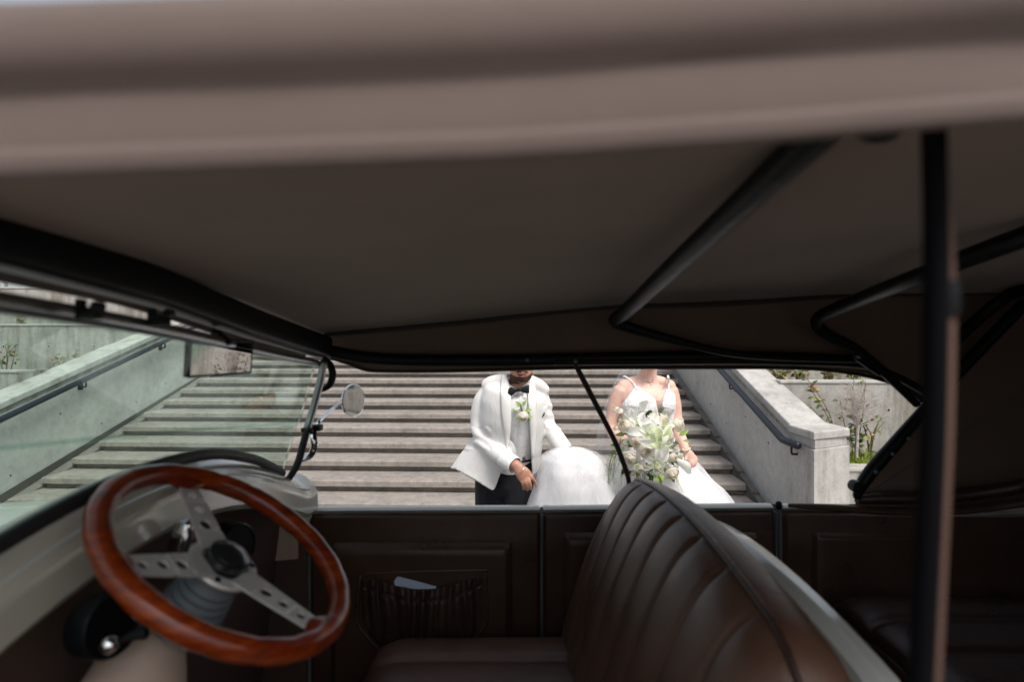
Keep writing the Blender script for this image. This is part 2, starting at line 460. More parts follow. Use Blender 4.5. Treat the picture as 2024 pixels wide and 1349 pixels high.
# ------------------------------------------------------------------ ground and staircase
T_, R_, D0, H0, XL, XR = .40, .12818, 5.5046, 1.46665, -5.2135, 2.0954
NST = 15
GZ = -CAMZ
def nose(d): return -H0 + (d - D0) / T_ * R_       # height of the line through the step noses
g = MB(); g.grid(lambda u, v: (lerp(-120, 120, u), lerp(-120, 120, v), 0), 8, 8)
obj('ground', g, 'paving', kind='structure', smooth=False)
st = thing('staircase', 'wide flight of grey concrete steps with overhanging noses behind the couple', 'staircase', S((XL + XR) / 2, D0, GZ), -SA)
for k in range(NST):
    d0 = D0 + k * T_; z0 = -H0 + k * R_
    prof = [(.006, -.074), (0, -.067), (0, -.018), (.016, -.003), (.030, 0), (T_ + .1, 0), (T_ + .1, -R_ + .002), (.080, -R_ + .002), (.080, -.082), (.022, -.080)]
    mb = MB(); nl = 60
    ring = len(prof)
    for i in range(nl + 1):
        l = lerp(XL, XR, i / nl)
        jit = noise.noise(V((l * .9, k * 7.3, 0))) * .004
        for j, (dd, zz) in enumerate(prof):
            e = 0.012 if i in (0, nl) and j < 5 else 0
            mb.v.append(S(l, d0 + dd + (jit if j < 5 else 0) + e, z0 + zz + jit * .4 - (e * .5 if j in (3, 4) else 0)))
    for i in range(nl):
        for j in range(ring):
            a = i * ring + j; b2 = i * ring + (j + 1) % ring
            mb.f.append((a, a + ring, b2 + ring, b2))
    mb.f.append(tuple(range(ring))); mb.f.append(tuple(reversed(range(nl * ring, nl * ring + ring))))
    obj('step', mb, 'concrete_step', st, auto=20)
DT = D0 + NST * T_
for s_, l0, l1 in ((1, XR + .004, XR + .131), (-1, XL - .131, XL - .004)):
    mb = MB()
    prof = [(D0 - .42, nose(D0 - .42) - .105), (DT + .1, nose(DT + .1) - .105), (DT + .1, GZ), (D0 - .42, GZ)]
    mb.prism([S(l0, d, z) for d, z in prof], S(l1, 0, 0) - S(l0, 0, 0))
    obj('side_curb', mb, 'concrete_curb', st, smooth=False)
up = MB(); zt = -H0 + (NST - 1) * R_ - .02
up.prism([S(-16, DT + .02, zt), S(12, DT + .02, zt), S(12, DT + 30, zt), S(-16, DT + 30, zt)], (0, 0, -.3))
obj('upper_plaza', up, 'paving', kind='structure', smooth=False)

def cheek(side, label):
    li = XR + .135 if side > 0 else XL - .135       # inner face
    sg = side
    root = thing('cheek_wall', label, 'wall', S(li + sg * .15, 8, GZ), -SA, 'sloping walls flanking the stairs'); root['kind'] = 'thing'
    def pr(mb, la, lb, prof): mb.prism([S(li + sg * la, d, z) for d, z in prof], S(li + sg * lb, 0, 0) - S(li + sg * la, 0, 0)); return mb
    d1 = DT + 1.2
    w = pr(MB(), 0, .27, [(5.2, GZ), (5.2, nose(5.2) + .79), (d1, nose(d1) + .79), (d1, GZ)])
    obj('wall_panel', w, 'concrete_wall', root, smooth=False)
    n2 = pr(MB(), .006, .264, [(5.2, nose(5.2) + .79), (5.2, nose(5.2) + .835), (d1, nose(d1) + .835), (d1, nose(d1) + .79)])
    obj('neck', n2, 'concrete_terrace', root, smooth=False)
    c = pr(MB(), -.02, .31, [(5.17, nose(5.2) + .835), (5.17, nose(5.2) + .91), (d1, nose(d1) + .91), (d1, nose(d1) + .835)])
    bevel(obj('coping', c, 'concrete_pier', root, smooth=False), .012)
    # end pier with a splayed front
    def foot(e): return [(-.012 - e, 5.23), (-.012 - e, 4.74 - e), (.37 + e, 4.985 - e), (.37 + e, 5.36 + e)]
    def pier(e, z0, z1): return MB().prism([S(li + sg * a, d, z0) for a, d in foot(e)], (0, 0, z1 - z0))
    zt_ = -.655
    bevel(obj('pier', pier(.012, GZ, zt_ - .145), 'concrete_pier', root, smooth=False), .008)
    bevel(obj('pier_neck', pier(-.004, zt_ - .145, zt_ - .07), 'concrete_pier', root, smooth=False), .006)
    bevel(obj('pier_cap', pier(.014, zt_ - .07, zt_), 'concrete_pier', root, smooth=False), .012)
    for i in range(14):
        d = 5.7 + i * .62; zz = nose(d) + random.choice((.12, .48)) + random.uniform(-.03, .03)
        q = S(li, d, zz); nrm = S(-sg, 0, 0) - S(0, 0, 0)
        obj('tie_hole', MB().lathe([(.0105, -.001), (.0105, .0025), (.0075, .0028), (.001, .0012)], q, nrm, 10), 'hole', root)
    return root
cheek(1, 'pale concrete wall with sloping coping and end pier beside the bride')
cheek(-1, 'pale concrete wall with sloping coping seen through the windshield')
def handrail(side, label):
    li = (XR + .135 - .075) if side > 0 else (XL - .135 + .075)
    d1 = DT + .6; o = .775
    root = thing('handrail', label, 'handrail', S(li, 6, GZ), -SA, 'dark handrails fixed to the stair walls')
    za = nose(5.2) + o
    mb = MB().loft([S(li, 4.9, za - .004), S(li, 5.17, za), S(li, 5.2, za + .002), S(li, 5.24, nose(5.24) + o), S(li, d1, nose(d1) + o)], .031, n=14, sub=1)
    obj('rail', mb, 'rail_paint', root)
    for d in [5.02] + [6.6 + 1.45 * i for i in range(4)]:
        zz = (za if d < 5.2 else nose(d) + o)
        w = side * .072
        bm_ = MB().box(S(li, d, zz - .055), (.014, .014, .07), Matrix.Rotation(-SA, 3, 'Z'))
        bm_.box(S(li + w * .5, d, zz - .094), (abs(w) * 1.0, .016, .016), Matrix.Rotation(-SA, 3, 'Z'))
        bm_.box(S(li + w * .97, d, zz - .094), (.012, .07, .07), Matrix.Rotation(-SA, 3, 'Z'))
        obj('bracket', bm_, 'rail_paint', root, smooth=False)
handrail(1, 'dark blue tubular handrail on the wall beside the bride')
handrail(-1, 'dark blue tubular handrail running behind the windshield glass')

# planted terraces
def terrace(side, depth_tops, lab):
    la, lb = ((XR + .407, 11.0) if side > 0 else (-16.0, XL - .407))
    for i, (d, zt_, zb) in enumerate(depth_tops):
        mb = MB().prism([S(la, d, zb), S(lb, d, zb), S(lb, d, zt_ - .03), S(la, d, zt_ - .03)], S(0, .2, 0) - S(0, 0, 0))
        o = obj('terrace_wall', mb, 'concrete_terrace', label=lab[i], cat='wall', group='stepped planter walls', smooth=False, kind='thing')
        c = MB().prism([S(la, d - .012, zt_ - .03), S(lb, d - .012, zt_ - .03), S(lb, d - .012, zt_), S(la, d - .012, zt_)], S(0, .23, 0) - S(0, 0, 0))
        bevel(obj('coping', c, 'concrete_pier', o, smooth=False), .006)
        for q in range(10):
            l = (la + .35 + q * .62) if side > 0 else (lb - .3 - q * .62)
            for hh in (.3, .42):
                if hh > .35 and q % 2: continue
                obj('tie_hole', MB().lathe([(.024, -.001), (.024, .002), (.014, .003), (.012, -.0)], S(l + hh * .4, d, zt_ - hh), S(0, -1, 0) - S(0, 0, 0), 12), 'concrete_pier', o)
                obj('tie_hole', MB().lathe([(.013, 0), (.013, .0035), (.001, .0032)], S(l + hh * .4, d, zt_ - hh), S(0, -1, 0) - S(0, 0, 0), 12), 'hole', o)
        nd = depth_tops[i + 1][0] if i + 1 < len(depth_tops) else d + 1.4
        if i:                # short return wall closing the bed against the stair wall
            e0, e1 = (la, la + .12) if side > 0 else (lb - .12, lb)
            rw = MB().prism([S(e0, d + .2, zb), S(e1, d + .2, zb), S(e1, nd, zb), S(e0, nd, zb)], (0, 0, zt_ - .004 - zb))
            obj('return_wall', rw, 'concrete_terrace', o, smooth=False)
        so = MB().grid(lambda u, v: S(lerp(la, lb, u), lerp(d + .2, nd, v), zt_ - .05 + .015 * noise.noise(V((u * 60, v * 6, i)))), 60, 8)
        obj('soil', so, 'soil', kind='structure')
terrace(1, [(5.25, -1.045, GZ), (6.1, -.316, GZ), (7.35, .27, GZ), (8.6, .85, GZ)],
        ['low concrete kerb in front of the grass bed beside the pier', 'stained concrete wall behind the rose canes by the pier', 'second planter wall up the slope beside the bride', 'highest planter wall on the bride side of the stairs'])
terrace(-1, [(4.95, -.9, GZ), (6.1, -.222, GZ), (7.4, .345, GZ), (8.7, .98, GZ)],
        ['lowest planter wall left of the stairs, mostly out of view', 'planter wall low down outside the windshield, left of the handrail', 'streaked planter wall seen through the upper windshield glass', 'highest planter wall glimpsed between header beam and windshield frame'])
# grass in the right-hand bed
gm = MB(); rg = random.Random(3)
for i in range(5200):
    l = rg.uniform(2.6, 5.2); d = rg.uniform(5.46, 6.08); h = rg.uniform(.03, .085) * (1.5 if rg.random() < .1 else 1)
    b0 = S(l, d, -1.095); a = rg.uniform(0, 6.28); w = V((math.cos(a), math.sin(a), 0)) * .004; ln = V((rg.uniform(-1, 1), rg.uniform(-1, 1), 0)) * h * .6
    gm.add([b0 - w, b0 + w, b0 + w * .6 + ln * .4 + V((0, 0, h * .7)), b0 + ln + V((0, 0, h))], [(0, 1, 2), (0, 2, 3)])
obj('grass', mesh_of(gm, weld=False), 'grass_blade', smooth=False, label='short green grass growing in the planter bed behind the pier', cat='grass', kind='stuff')
lf = MB(); 
for i in range(160):
    k = rg.randrange(0, 9); d = D0 + k * T_ + rg.uniform(-.02, .03) ; l = XR + rg.uniform(.01, .12)
    c = S(l, d, nose(d) - .100); a = rg.uniform(0, 6.28); u = V((math.cos(a), math.sin(a), .3)) * .012; w = V((-math.sin(a), math.cos(a), .1)) * .007
    lf.add([c - u, c + w, c + u, c - w], [(0, 1, 2, 3)])
obj('leaf_litter', mesh_of(lf, weld=False), 'leaf_litter', smooth=False, label='brown dry leaves lying along the edge of the steps', cat='leaves', kind='stuff')

# leaf meshes shared by all plants
def leaf_mesh(name, L, W, mat, fold=.25, n=5):
    mb = MB()
    def fn(u, v):
        w = W * math.sin(math.pi * min(1, u * .96 + .02)) ** .8 * (1 - .25 * u); x = (v - .5) * 2
        return V((x * w, u * L, abs(x) * w * fold - .35 * L * u * u))
    mb.grid(fn, n, 2)
    me = mesh_of(mb, name); me.materials.append(M[mat])
    for p in me.polygons: p.use_smooth = True
    return me
LM = {k: leaf_mesh('leaf', .055, .017, k) for k in ('leaf_green', 'leaf_yellow', 'leaf_red', 'leaf_dark')}
def add_leaf(parent, me, at, dirv, up, sc, name='leaf'):
    y = V(dirv).normalized(); z = V(up) - y * y.dot(V(up))
    if z.length < .01: z = y.orthogonal()
    z.normalize(); x = y.cross(z)
    w = Matrix.Translation(at) @ Matrix((x, y, z)).transposed().to_4x4() @ Matrix.Scale(sc, 4)
    o = bpy.data.objects.new(name, me); COL.objects.link(o); place(o, parent, w); return o
def rose_bush(base, label, canes, seed, nl=8, sc=1.0, pal=('leaf_green', 'leaf_green', 'leaf_yellow', 'leaf_red'), r=.0065):
    rn = random.Random(seed)
    root = thing('rose_bush', label, 'rose bush', base, 0, 'rose bushes in the planters')
    for (dx, dy, h) in canes:
        b0 = V(base) + V((rn.uniform(-.03, .03), rn.uniform(-.03, .03), -.02)); top = V(base) + V((dx, dy, h))
        mid = lerp(b0, top, .5) + V((rn.uniform(-.05, .05), rn.uniform(-.03, .03), 0)) - V((dx * .25, 0, 0))
        obj('cane', MB().loft([b0, mid, top], [r, r * .8, r * .45], n=6, sub=7), 'cane', root)
        path = catmull([b0, mid, top], 10)
        for q in range(nl):
            t = rn.uniform(.35, 1.0); p_ = path[min(int(t * 20), 20)]
            a = rn.uniform(0, 6.28); stem = V((math.cos(a), math.sin(a) * .6, rn.uniform(-.1, .7)))
            for w in range(rn.choice((1, 2, 3))):
                dv = stem + V((rn.uniform(-.6, .6), rn.uniform(-.5, .5), rn.uniform(-.5, .4)))
                add_leaf(root, LM[rn.choice(pal)], p_ + stem * rn.uniform(.0, .04), dv, (rn.uniform(-.4, .4), -.8, .7), rn.uniform(.6, 1.15) * sc)
    return root
rose_bush(P(1650, 905, 5.55), 'tall thorny rose cane with red and green leaves beside the pier coping', [(-.30, .05, .83), (-.26, .0, .70), (-.2, .1, .5)], 11, 10)
rose_bush(P(1692, 892, 5.6), 'upright rose canes growing around the dried seed head', [(-.06, 0, .62), (.0, .1, .55), (.09, 0, .68), (-.1, .1, .5), (.15, .1, .6), (.04, .1, .7)], 12, 6)
rose_bush(P(1722, 890, 5.6), 'low arching rose bush with brown leaf clusters by the roof edge', [(.1, 0, .32), (.16, .05, .27), (-.15, .05, .42), (.05, -.05, .30), (-.1, 0, .3)], 13, 3, 1.0, ('leaf_red', 'leaf_red', 'leaf_green', 'leaf_yellow'), .009)
rose_bush(P(1690, 895, 5.72), 'small leafy green bush low behind the pier', [(-.05, 0, .2), (.02, 0, .22), (.06, .03, .17), (-.08, .02, .15)], 14, 12, .8, ('leaf_green', 'leaf_green', 'leaf_yellow'))
for i, (px, py) in enumerate([(1545, 756), (1580, 756), (1640, 756), (1690, 756)]):
    b0 = P(px, py, 6.55)
    rose_bush(b0, ['sparse rose bush on the upper bed nearest the coping', 'leafy rose bush second on the upper bed', 'dull twiggy rose bush on the upper bed behind the cane', 'yellow leaved rose bush at the end of the upper bed'][i],
              [(random.uniform(-.15, .15), 0, random.uniform(.15, .35)) for _ in range(10)], 30 + i, 10, .8, ('leaf_green', 'leaf_yellow', 'leaf_red') if i < 3 else ('leaf_yellow', 'leaf_yellow', 'leaf_green'))
for px, Y, z, label, sd_, h in ((14, 7.0, -.27, 'rose bush at the edge of the windshield, on the low bed', 50, .36), (150, 7.15, -.27, 'brownish rose sprig rising behind the left coping', 51, .27), (118, 7.05, -.27, 'small green rose sprig close to the left coping', 52, .2),
                        (38, 8.0, .30, 'broad green sprig on the middle planter wall', 53, .22), (62, 9.3, .93, 'yellow bush above the windshield frame', 54, .2), (95, 9.3, .93, 'second bush above the windshield frame', 55, .16), (8, 9.4, .93, 'dark leafy bush on the highest planter', 57, .42)):
    rose_bush(V(((px - CX) / F * Y, Y, CAMZ + z)), label, [(random.uniform(-.12, .12), 0, random.uniform(.7, 1.1) * h) for _ in range(5)], sd_, 5, .85, ('leaf_green', 'leaf_green', 'leaf_yellow', 'leaf_red'), .005)
# dried seed head shrub
base = P(1693, 910, 5.5)
ds = thing('dried_shrub', 'dried grey twiggy shrub with feathery head in the grass bed', 'shrub', base, 0)
obj('stem', MB().loft([base, base + V((.01, 0, .28)), base + V((-.01, 0, .42))], [.013, .011, .007], n=7, sub=5), 'dry_twig', ds)
tw = MB(); rn = random.Random(5)
for i in range(420):
    a = rn.uniform(0, 6.28); e = rn.uniform(.1, 1.5); L = rn.uniform(.10, .33)
    b0 = base + V((rn.uniform(-.02, .02), rn.uniform(-.02, .02), rn.uniform(.3, .52)))
    dv = V((math.cos(a) * math.cos(e), math.sin(a) * math.cos(e), math.sin(e)))
    p1 = b0 + dv * L * .55 + V((rn.uniform(-.04, .04), rn.uniform(-.03, .03), rn.uniform(-.02, .05))); p2 = p1 + (dv + V((rn.uniform(-.8, .8), rn.uniform(-.5, .5), rn.uniform(-.3, .6)))).normalized() * L * .4
    if i < 90: tw.loft([b0, p1, p2], [.0022, .0016, .001], n=4, sub=2, cap=False)
    else: tw.loft([p1, lerp(p1, p2, .5) + V((rn.uniform(-.02, .02), 0, 0)), p2], [.0014, .0013, .001], n=3, sub=1, cap=False)
obj('twigs', mesh_of(tw, weld=False), 'dry_twig', ds, kind='stuff')

# ------------------------------------------------------------------ the open car
car = thing('vintage_car', 'cream vintage open touring car with brown canvas top and brown leather seats', 'car', (.3, .95, 0))
Z = lambda z: CAMZ + z
def tabf(*tab): return lambda x: interp(tab, x)
zfar = tabf((-.62, .03), (-.518, .045), (.29, .122), (.87, .15), (1.41, .156), (1.75, .14))
znear = tabf((-.6, .12), (-.26, .152), (0, .180), (.26, .205), (.6, .212), (1.75, .185))
YN, YF = .315, 1.62
def roofz(X, Y):
    v = (Y - YN) / (YF - YN)
    return lerp(znear(X), zfar(X), v) + .022 * math.sin(math.pi * min(max(v, 0), 1)) + .003 * noise.noise(V((X * 3, Y * 3, 1)))
X0, X1 = -.60, 1.72
rc = obj('roof_lining', MB().grid(lambda u, v: V((lerp(X0, X1, u), lerp(YN, YF, v), Z(roofz(lerp(X0, X1, u), lerp(YN, YF, v))))), 60, 40), 'roof_lining', car)
hem = tabf((-.9, .082), (-.6, .084), (-.264, .089), (0, .099), (.13, .108), (.264, .119), (.6, .128), (1.75, .10))
def skin_prof(X):
    h = hem(X); t = znear(X)
    wob = .004 * noise.noise(V((X * 5, 2, 0)))
    return [(.304, h), (.2965, h + .001), (.2945, h + .007), (.2965, h + .0135), (.3005, h + .0145), (.3015 + wob, h + .028), (.305 + wob, h + .042), (.3055, h + .047),
            (.3005, h + .051), (.296, h + .058), (.2945, h + .067), (.296, h + .078), (.302, h + .090), (.32, h + .102), (.37, h + .113)] + \
           [(lerp(.45, YF, i / 8), max(roofz(X, lerp(.45, YF, i / 8)) + .022, 0)) for i in range(9)] + [(YF + .035, zfar(X) - .0), (YF + .042, zfar(X) - .03)]
npf = len(skin_prof(0))
def skinfn(u, v):
    X = lerp(X0 - .04, X1 + .06, u); pr = skin_prof(X); k = v * (npf - 1); i = min(int(k + 1e-6), npf - 2); t = k - i
    y = lerp(pr[i][0], pr[i + 1][0], t); z = lerp(pr[i][1], pr[i + 1][1], t)
    return V((X, y, Z(z)))
obj('roof_cover', MB().grid(skinfn, 70, (npf - 1) * 1), 'roof_canvas', car, auto=60)
# seam along the far side of the lining
sm = [P(642, 662, 1.60), P(900, 640, 1.60), P(1100, 617, 1.60), P(1220, 607, 1.60), P(1440, 601, 1.60), P(1700, 584, 1.60), P(2024, 579, 1.60), P(2200, 590, 1.60)]
obj('seam', MB().loft(sm, (.004, .006), (0, 1, 0), n=8, sub=6), 'binding', car)
# far side valance and rear quarter curtain: outline of its lower edge traced at real depth
low = [(646, 706), (690, 720), (720, 731), (760, 734.5), (900, 734), (1140, 728), (1400, 727.5), (1540, 728), (1620, 731), (1690, 740), (1750, 754), (1795, 773), (1820, 792), (1826, 806), (1812, 828), (1765, 880), (1715, 938), (1698, 972), (1692, 992)]
def side_sheet(px, py, Y): return P(px, py, Y)
mb = MB()
top = [(642, 664), (690, 660), (720, 657), (760, 653), (900, 641), (1140, 614), (1400, 602), (1540, 594), (1620, 589), (1690, 585), (1750, 583), (1795, 582), (1860, 580), (1930, 580), (2000, 580), (2060, 580), (2120, 580), (2200, 580), (2330, 582)]
def sh(u, v):
    k = u * (len(low) - 1); i = min(int(k), len(low) - 2); t = k - i
    a = (lerp(top[i][0], top[i + 1][0], t), lerp(top[i][1], top[i + 1][1], t)); b_ = (lerp(low[i][0], low[i + 1][0], t), lerp(low[i][1], low[i + 1][1], t))
    Y = 1.622 + .03 * v + .012 * math.sin(v * 3.14)
    return P(lerp(a[0], b_[0], v), lerp(a[1], b_[1], v), Y)
va = obj('side_valance', MB().grid(sh, 72, 10), 'valance_canvas', car)
solid(va, .004, 1)
qc = MB().grid(lambda u, v: P(lerp(1692 + 0, 2332, u), lerp(1004, lerp(992, 582, min(1, u * 1.2) ** .8), v), 1.664), 10, 8)
solid(obj('rear_curtain', qc, 'valance_canvas', car), .004, 1)
bind = MB().loft([P(x, y, 1.648) for x, y in low], .0045, n=8, sub=4); obj('edge_binding', bind, 'binding', car)
# back of the top and the body behind, closing the interior
obj('back_curtain', MB().grid(lambda u, v: V((lerp(1.70, 1.86, math.sin(v * 1.57)), lerp(.30, 1.66, u), lerp(Z(roofz(1.7, lerp(.315, 1.62, u)) + .004), Z(-.50), v))), 16, 10), 'valance_canvas', car)
# near rear quarter curtain
nq = [V((.95, .31, Z(.13))), V((1.1, .305, Z(-.1))), V((1.35, .30, Z(-.45))), V((1.78, .30, Z(-.5))), V((1.72, .31, Z(.15)))]
obj('near_curtain', MB().prism(nq, (0, .004, 0)), 'valance_canvas', car, smooth=False)
# black wooden side rail along the far edge of the top
def bar(pts, w, h, sub=4): return MB().loft(pts, (w, h), (0, 1, 0), n=12, sub=sub)
obj('side_rail', bar([P(640, 692, 1.60), P(760, 711, 1.61), P(1000, 713, 1.61), P(1140, 710, 1.61), P(1400, 706, 1.61), P(1560, 709, 1.61), P(1690, 715, 1.61)], .012, .017), 'black_iron', car)
obj('side_rail', bar([P(1100, 716, 1.605), P(1420, 714, 1.605), P(1560, 716, 1.60), P(1700, 722, 1.60), P(1760, 740, 1.60), P(1822, 772, 1.6), P(1862, 806, 1.6)], .011, .010), 'black_iron', car)
# bows
def bow(pts, r): return MB().loft(pts, r, (1, 0, 0), n=14, sub=7)
zr = lambda px, Y, dz: V(((px - CX) / F * Y, Y, Z(roofz((px - CX) / F * Y, Y) - dz)))
b1 = [P(1700, 712, 1.585), P(1470, 702, 1.57), P(1330, 672, 1.555), P(1246, 648, 1.545), P(1216, 634, 1.53), P(1230, 622, 1.42), P(1262, 593, 1.24)]
b1 += [P(1322, 536, 1.0), P(1426, 440, .75), P(1529, 344, .60), P(1600, 278, .528), P(1720, 166, .438)]
bo = obj('roof_bow', bow(b1, [.009, .010, .012, .015, .017, .0175, .0175, .0175, .017, .017, .017, .017]), 'black_iron', car)
b2 = [P(1812, 800, 1.575), P(1745, 735, 1.57), P(1690, 690, 1.56), P(1640, 664, 1.55), P(1616, 642, 1.535), P(1626, 624, 1.49), P(1690, 596, 1.36), P(1800, 553, 1.12), P(2024, 468, .90), V((.775, .70, Z(.190))), V((.765, .50, Z(.196))), V((.755, .335, Z(.175)))]
obj('roof_bow', bow(b2, [.010, .012, .014, .015, .016, .017, .017, .017, .017, .017, .017, .016]), 'black_iron', car)
obj('roof_bow', bow([P(1860, 700, 1.56), P(1970, 600, 1.53), V((1.27, 1.42, Z(.150))), V((1.28, 1.1, Z(.175))), V((1.28, .7, Z(.185))), V((1.28, .335, Z(.165)))], .016), 'black_iron', car)
ir = obj('hinge_iron', MB().loft([P(1692, 692, 1.565), P(1700, 705, 1.565), P(1740, 738, 1.57)], [(.008, .018), (.009, .016), (.009, .010)], (0, 1, 0), n=10, sub=4), 'black_iron', car)
obj('hinge_pin', MB().lathe([(.001, -.012), (.012, -.01), (.012, .01), (.001, .012)], P(1700, 700, 1.55), (0, 1, 0), 12), 'black_iron', ir)
# rear pivot arm with press studs
pv = obj('pivot_arm', MB().loft([P(1694, 984, 1.60), P(1700, 965, 1.60), P(1722, 932, 1.60), P(1762, 886, 1.60), P(1812, 828, 1.60), P(1900, 730, 1.60), P(2024, 600, 1.55)], [.011, .015, .018, .018, .016, .016, .016], (0, 1, 0), n=12, sub=4), 'black_iron', car)
obj('pivot_knuckle', MB().lathe([(.001, -.016), (.016, -.014), (.017, .0), (.016, .014), (.001, .016)], P(1692, 962, 1.585), (0, 1, 0), 16), 'black_iron', pv)
def stud(p, n, r, par): 
    return obj('press_stud', MB().lathe([(r, 0), (r * .95, r * .5), (r * .5, r * .8), (.0005, r * .85)], p, n, 14), 'boot_grey', par)
for px, py in ((1796, 868), (1764, 899), (1731, 934)): stud(P(px, py, 1.578), (0, -1, 0), .0055, pv)
stud(P(1042, 712, 1.592), (0, -1, 0), .005, va); stud(P(1138, 715, 1.590), (0, -1, 0), .006, va); stud(P(1713, 738, 1.585), (0, -1, 0), .004, va)
# strap tying the top down
obj('tie_strap', MB().loft([P(1138, 722, 1.592), P(1146, 738, 1.60), P(1178, 800, 1.63), P(1214, 870, 1.65), P(1232, 915, 1.655), P(1243, 952, 1.66), P(1246, 1000, 1.66)], [(.005, .004), (.0075, .004), (.0075, .004), (.0072, .004), (.0072, .004), (.007, .004), (.007, .004)], (1, 0, 0), n=8, sub=6), 'strap', car)
# near post and its brown lining strip
obj('near_post', MB().loft([P(1845, 235, .34), P(1850, 500, .34), P(1846, 800, .335), P(1838, 1000, .33), P(1818, 1400, .325), P(1775, 2330, .31)], (.006, .008), (1, 0, 0), n=12, sub=5), 'post_black', car)
obj('near_strap', MB().loft([P(1868, 400, .345), P(1872, 560, .345), P(1867, 800, .34), P(1858, 1000, .335), P(1838, 1400, .33), P(1795, 2330, .315)], [(.003, .003), (.0045, .004), (.005, .004), (.005, .004), (.005, .004), (.005, .004)], (1, 0, 0), n=10, sub=5), 'brown_strap', car)
obj('post_buckle', MB().box(P(1874, 590, .342), (.010, .008, .022), None, .002), 'black_iron', car)
obj('bow_socket', MB().ball(P(1735, 255, .42), (.018, .012, .010)), 'black_iron', car)

# ---- header beam and windshield
def hb(px_far, py_far, Yf, px_n, py_n, Yn): 
    a, b_ = P(px_far, py_far, Yf), P(px_n, py_n, Yn); return a, b_
def beamline(u):                # centre of the header beam, running across the car
    Yb = lerp(1.60, .33, u)
    X = -.515
    zb = interp([(.33, .118), (.585, .109), (.83, .092), (1.16, .051), (1.60, .006)], Yb)
    return V((X, Yb, Z(zb)))
def beam(u, v):
    c = beamline(u); h = lerp(.031, .026, u); w = .022; a = v * 2 * math.pi
    ca, sa = math.cos(a), math.sin(a); e = .45
    return c + V((w * math.copysign(abs(ca) ** e, ca), 0, h * math.copysign(abs(sa) ** e, sa)))
obj('header_beam', MB().grid(beam, 30, 20), 'black_iron', car)
obj('header_flap', MB().grid(lambda u, v: beamline(u) + V((lerp(-.02, -.055, v), 0, lerp(.03, -.028, v) - .003 * math.sin(u * 9) * v)), 30, 6), 'roof_canvas', car)
WX = -.52
def wtop(Y): return interp([(.3, .056), (.57, .046), (.84, .029), (1.32, -.016), (1.56, -.036)], Y)
def wbot(Y): return -.365 + .176 * math.cos(min(1.5, abs(Y - .93) / .66 * 1.50))
def wx(z): return WX + (z + .03) * .27          # raked glass
def wpt(Y, z, off=0): return V((wx(z) + off, Y, Z(z)))
ws = obj('windshield', MB().loft([wpt(Y, wtop(Y)) for Y in (.3, .57, .8, 1.0, 1.25, 1.555)], [(.011, .0125), (.011, .0115), (.0105, .011), (.0105, .0105), (.010, .010), (.010, .0095)], (1, 0, 0), n=14, sub=4), 'frame_metal', car, label='black framed windshield with two green tinted panes')
post = [wpt(1.562, -.036), wpt(1.562, -.10), wpt(1.56, -.155), wpt(1.555, -.205)]
obj('side_post', MB().loft([P(639, 716, 1.56), P(634, 750, 1.56), P(620, 805, 1.56), P(608, 845, 1.555)], .0105, (1, 0, 0), n=10, sub=5), 'frame_metal', ws)
obj('side_post', MB().loft([P(607, 850, 1.556), P(599, 880, 1.556), P(589, 915, 1.556), P(572, 945, 1.55), P(548, 972, 1.54)], [.0095, .010, .010, .009, .008], (1, 0, 0), n=10, sub=5), 'black_rubber', ws)
def glass_edge(z): return interp([(-.40, 1.50), (-.36, 1.53), (-.30, 1.548), (-.2, 1.553), (0, 1.556)], z)
def pane(z0f, z1f, off):
    def fn(u, v):
        Y0_ = lerp(.3, 1.553, u); z = lerp(z0f(Y0_), z1f(Y0_), v)
        return wpt(min(Y0_, glass_edge(z)), z, off)
    return MB().grid(fn, 40, 12)
mid = lambda Y: interp([(.3, -.09), (.6, -.105), (1.0, -.14), (1.56, -.198)], Y)
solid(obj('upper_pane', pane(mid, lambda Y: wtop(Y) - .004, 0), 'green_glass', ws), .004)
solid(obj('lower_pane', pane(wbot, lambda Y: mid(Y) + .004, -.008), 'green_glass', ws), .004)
obj('rubber_seal', MB().loft([wpt(Y, wbot(Y) + .004, -.004) for Y in (.3, .5, .7, .9, 1.1, 1.3, 1.45, 1.53)], (.009, .011), (1, 0, 0), n=10, sub=4), 'black_rubber', ws)
for px, py, sx in ((643, 742, 1), (607, 880, 1)):
    c = P(px, py, 1.585)
    obj('bracket', MB().loft([c + V((-.004, 0, .045)), c + V((.012, 0, .03)), c + V((.020, 0, .0)), c + V((.010, 0, -.028)), c + V((-.012, 0, -.042))], [.006, .009, .010, .009, .006], (0, 1, 0), n=10, sub=5), 'chrome' if py > 800 else 'black_iron', ws)
cl = obj('clamp', MB().box(P(609, 850, 1.565), (.030, .03, .012), None, .003).box(P(624, 846, 1.59), (.034, .03, .017), None, .004), 'black_iron', ws)
obj('clamp_screw', MB().loft([P(622, 853, 1.575), P(622, 868, 1.575)], .0055, (1, 0, 0), n=10, sub=1), 'black_iron', ws)
# header latches and little fittings above the glass
for px, py, Y in ((178, 620, .64), (318, 634, .79)):
    obj('latch', MB().box(P(px, py, Y), (.022, .014, .014), None, .003).box(P(px - 18, py - 8, Y), (.007, .012, .024), None, .002), 'black_iron', ws)
    obj('latch_screw', MB().lathe([(.001, -.006), (.006, -.005), (.006, .005), (.001, .006)], P(px + 16, py - 14, Y - .01), (0, 1, 0), 12), 'black_iron', ws)
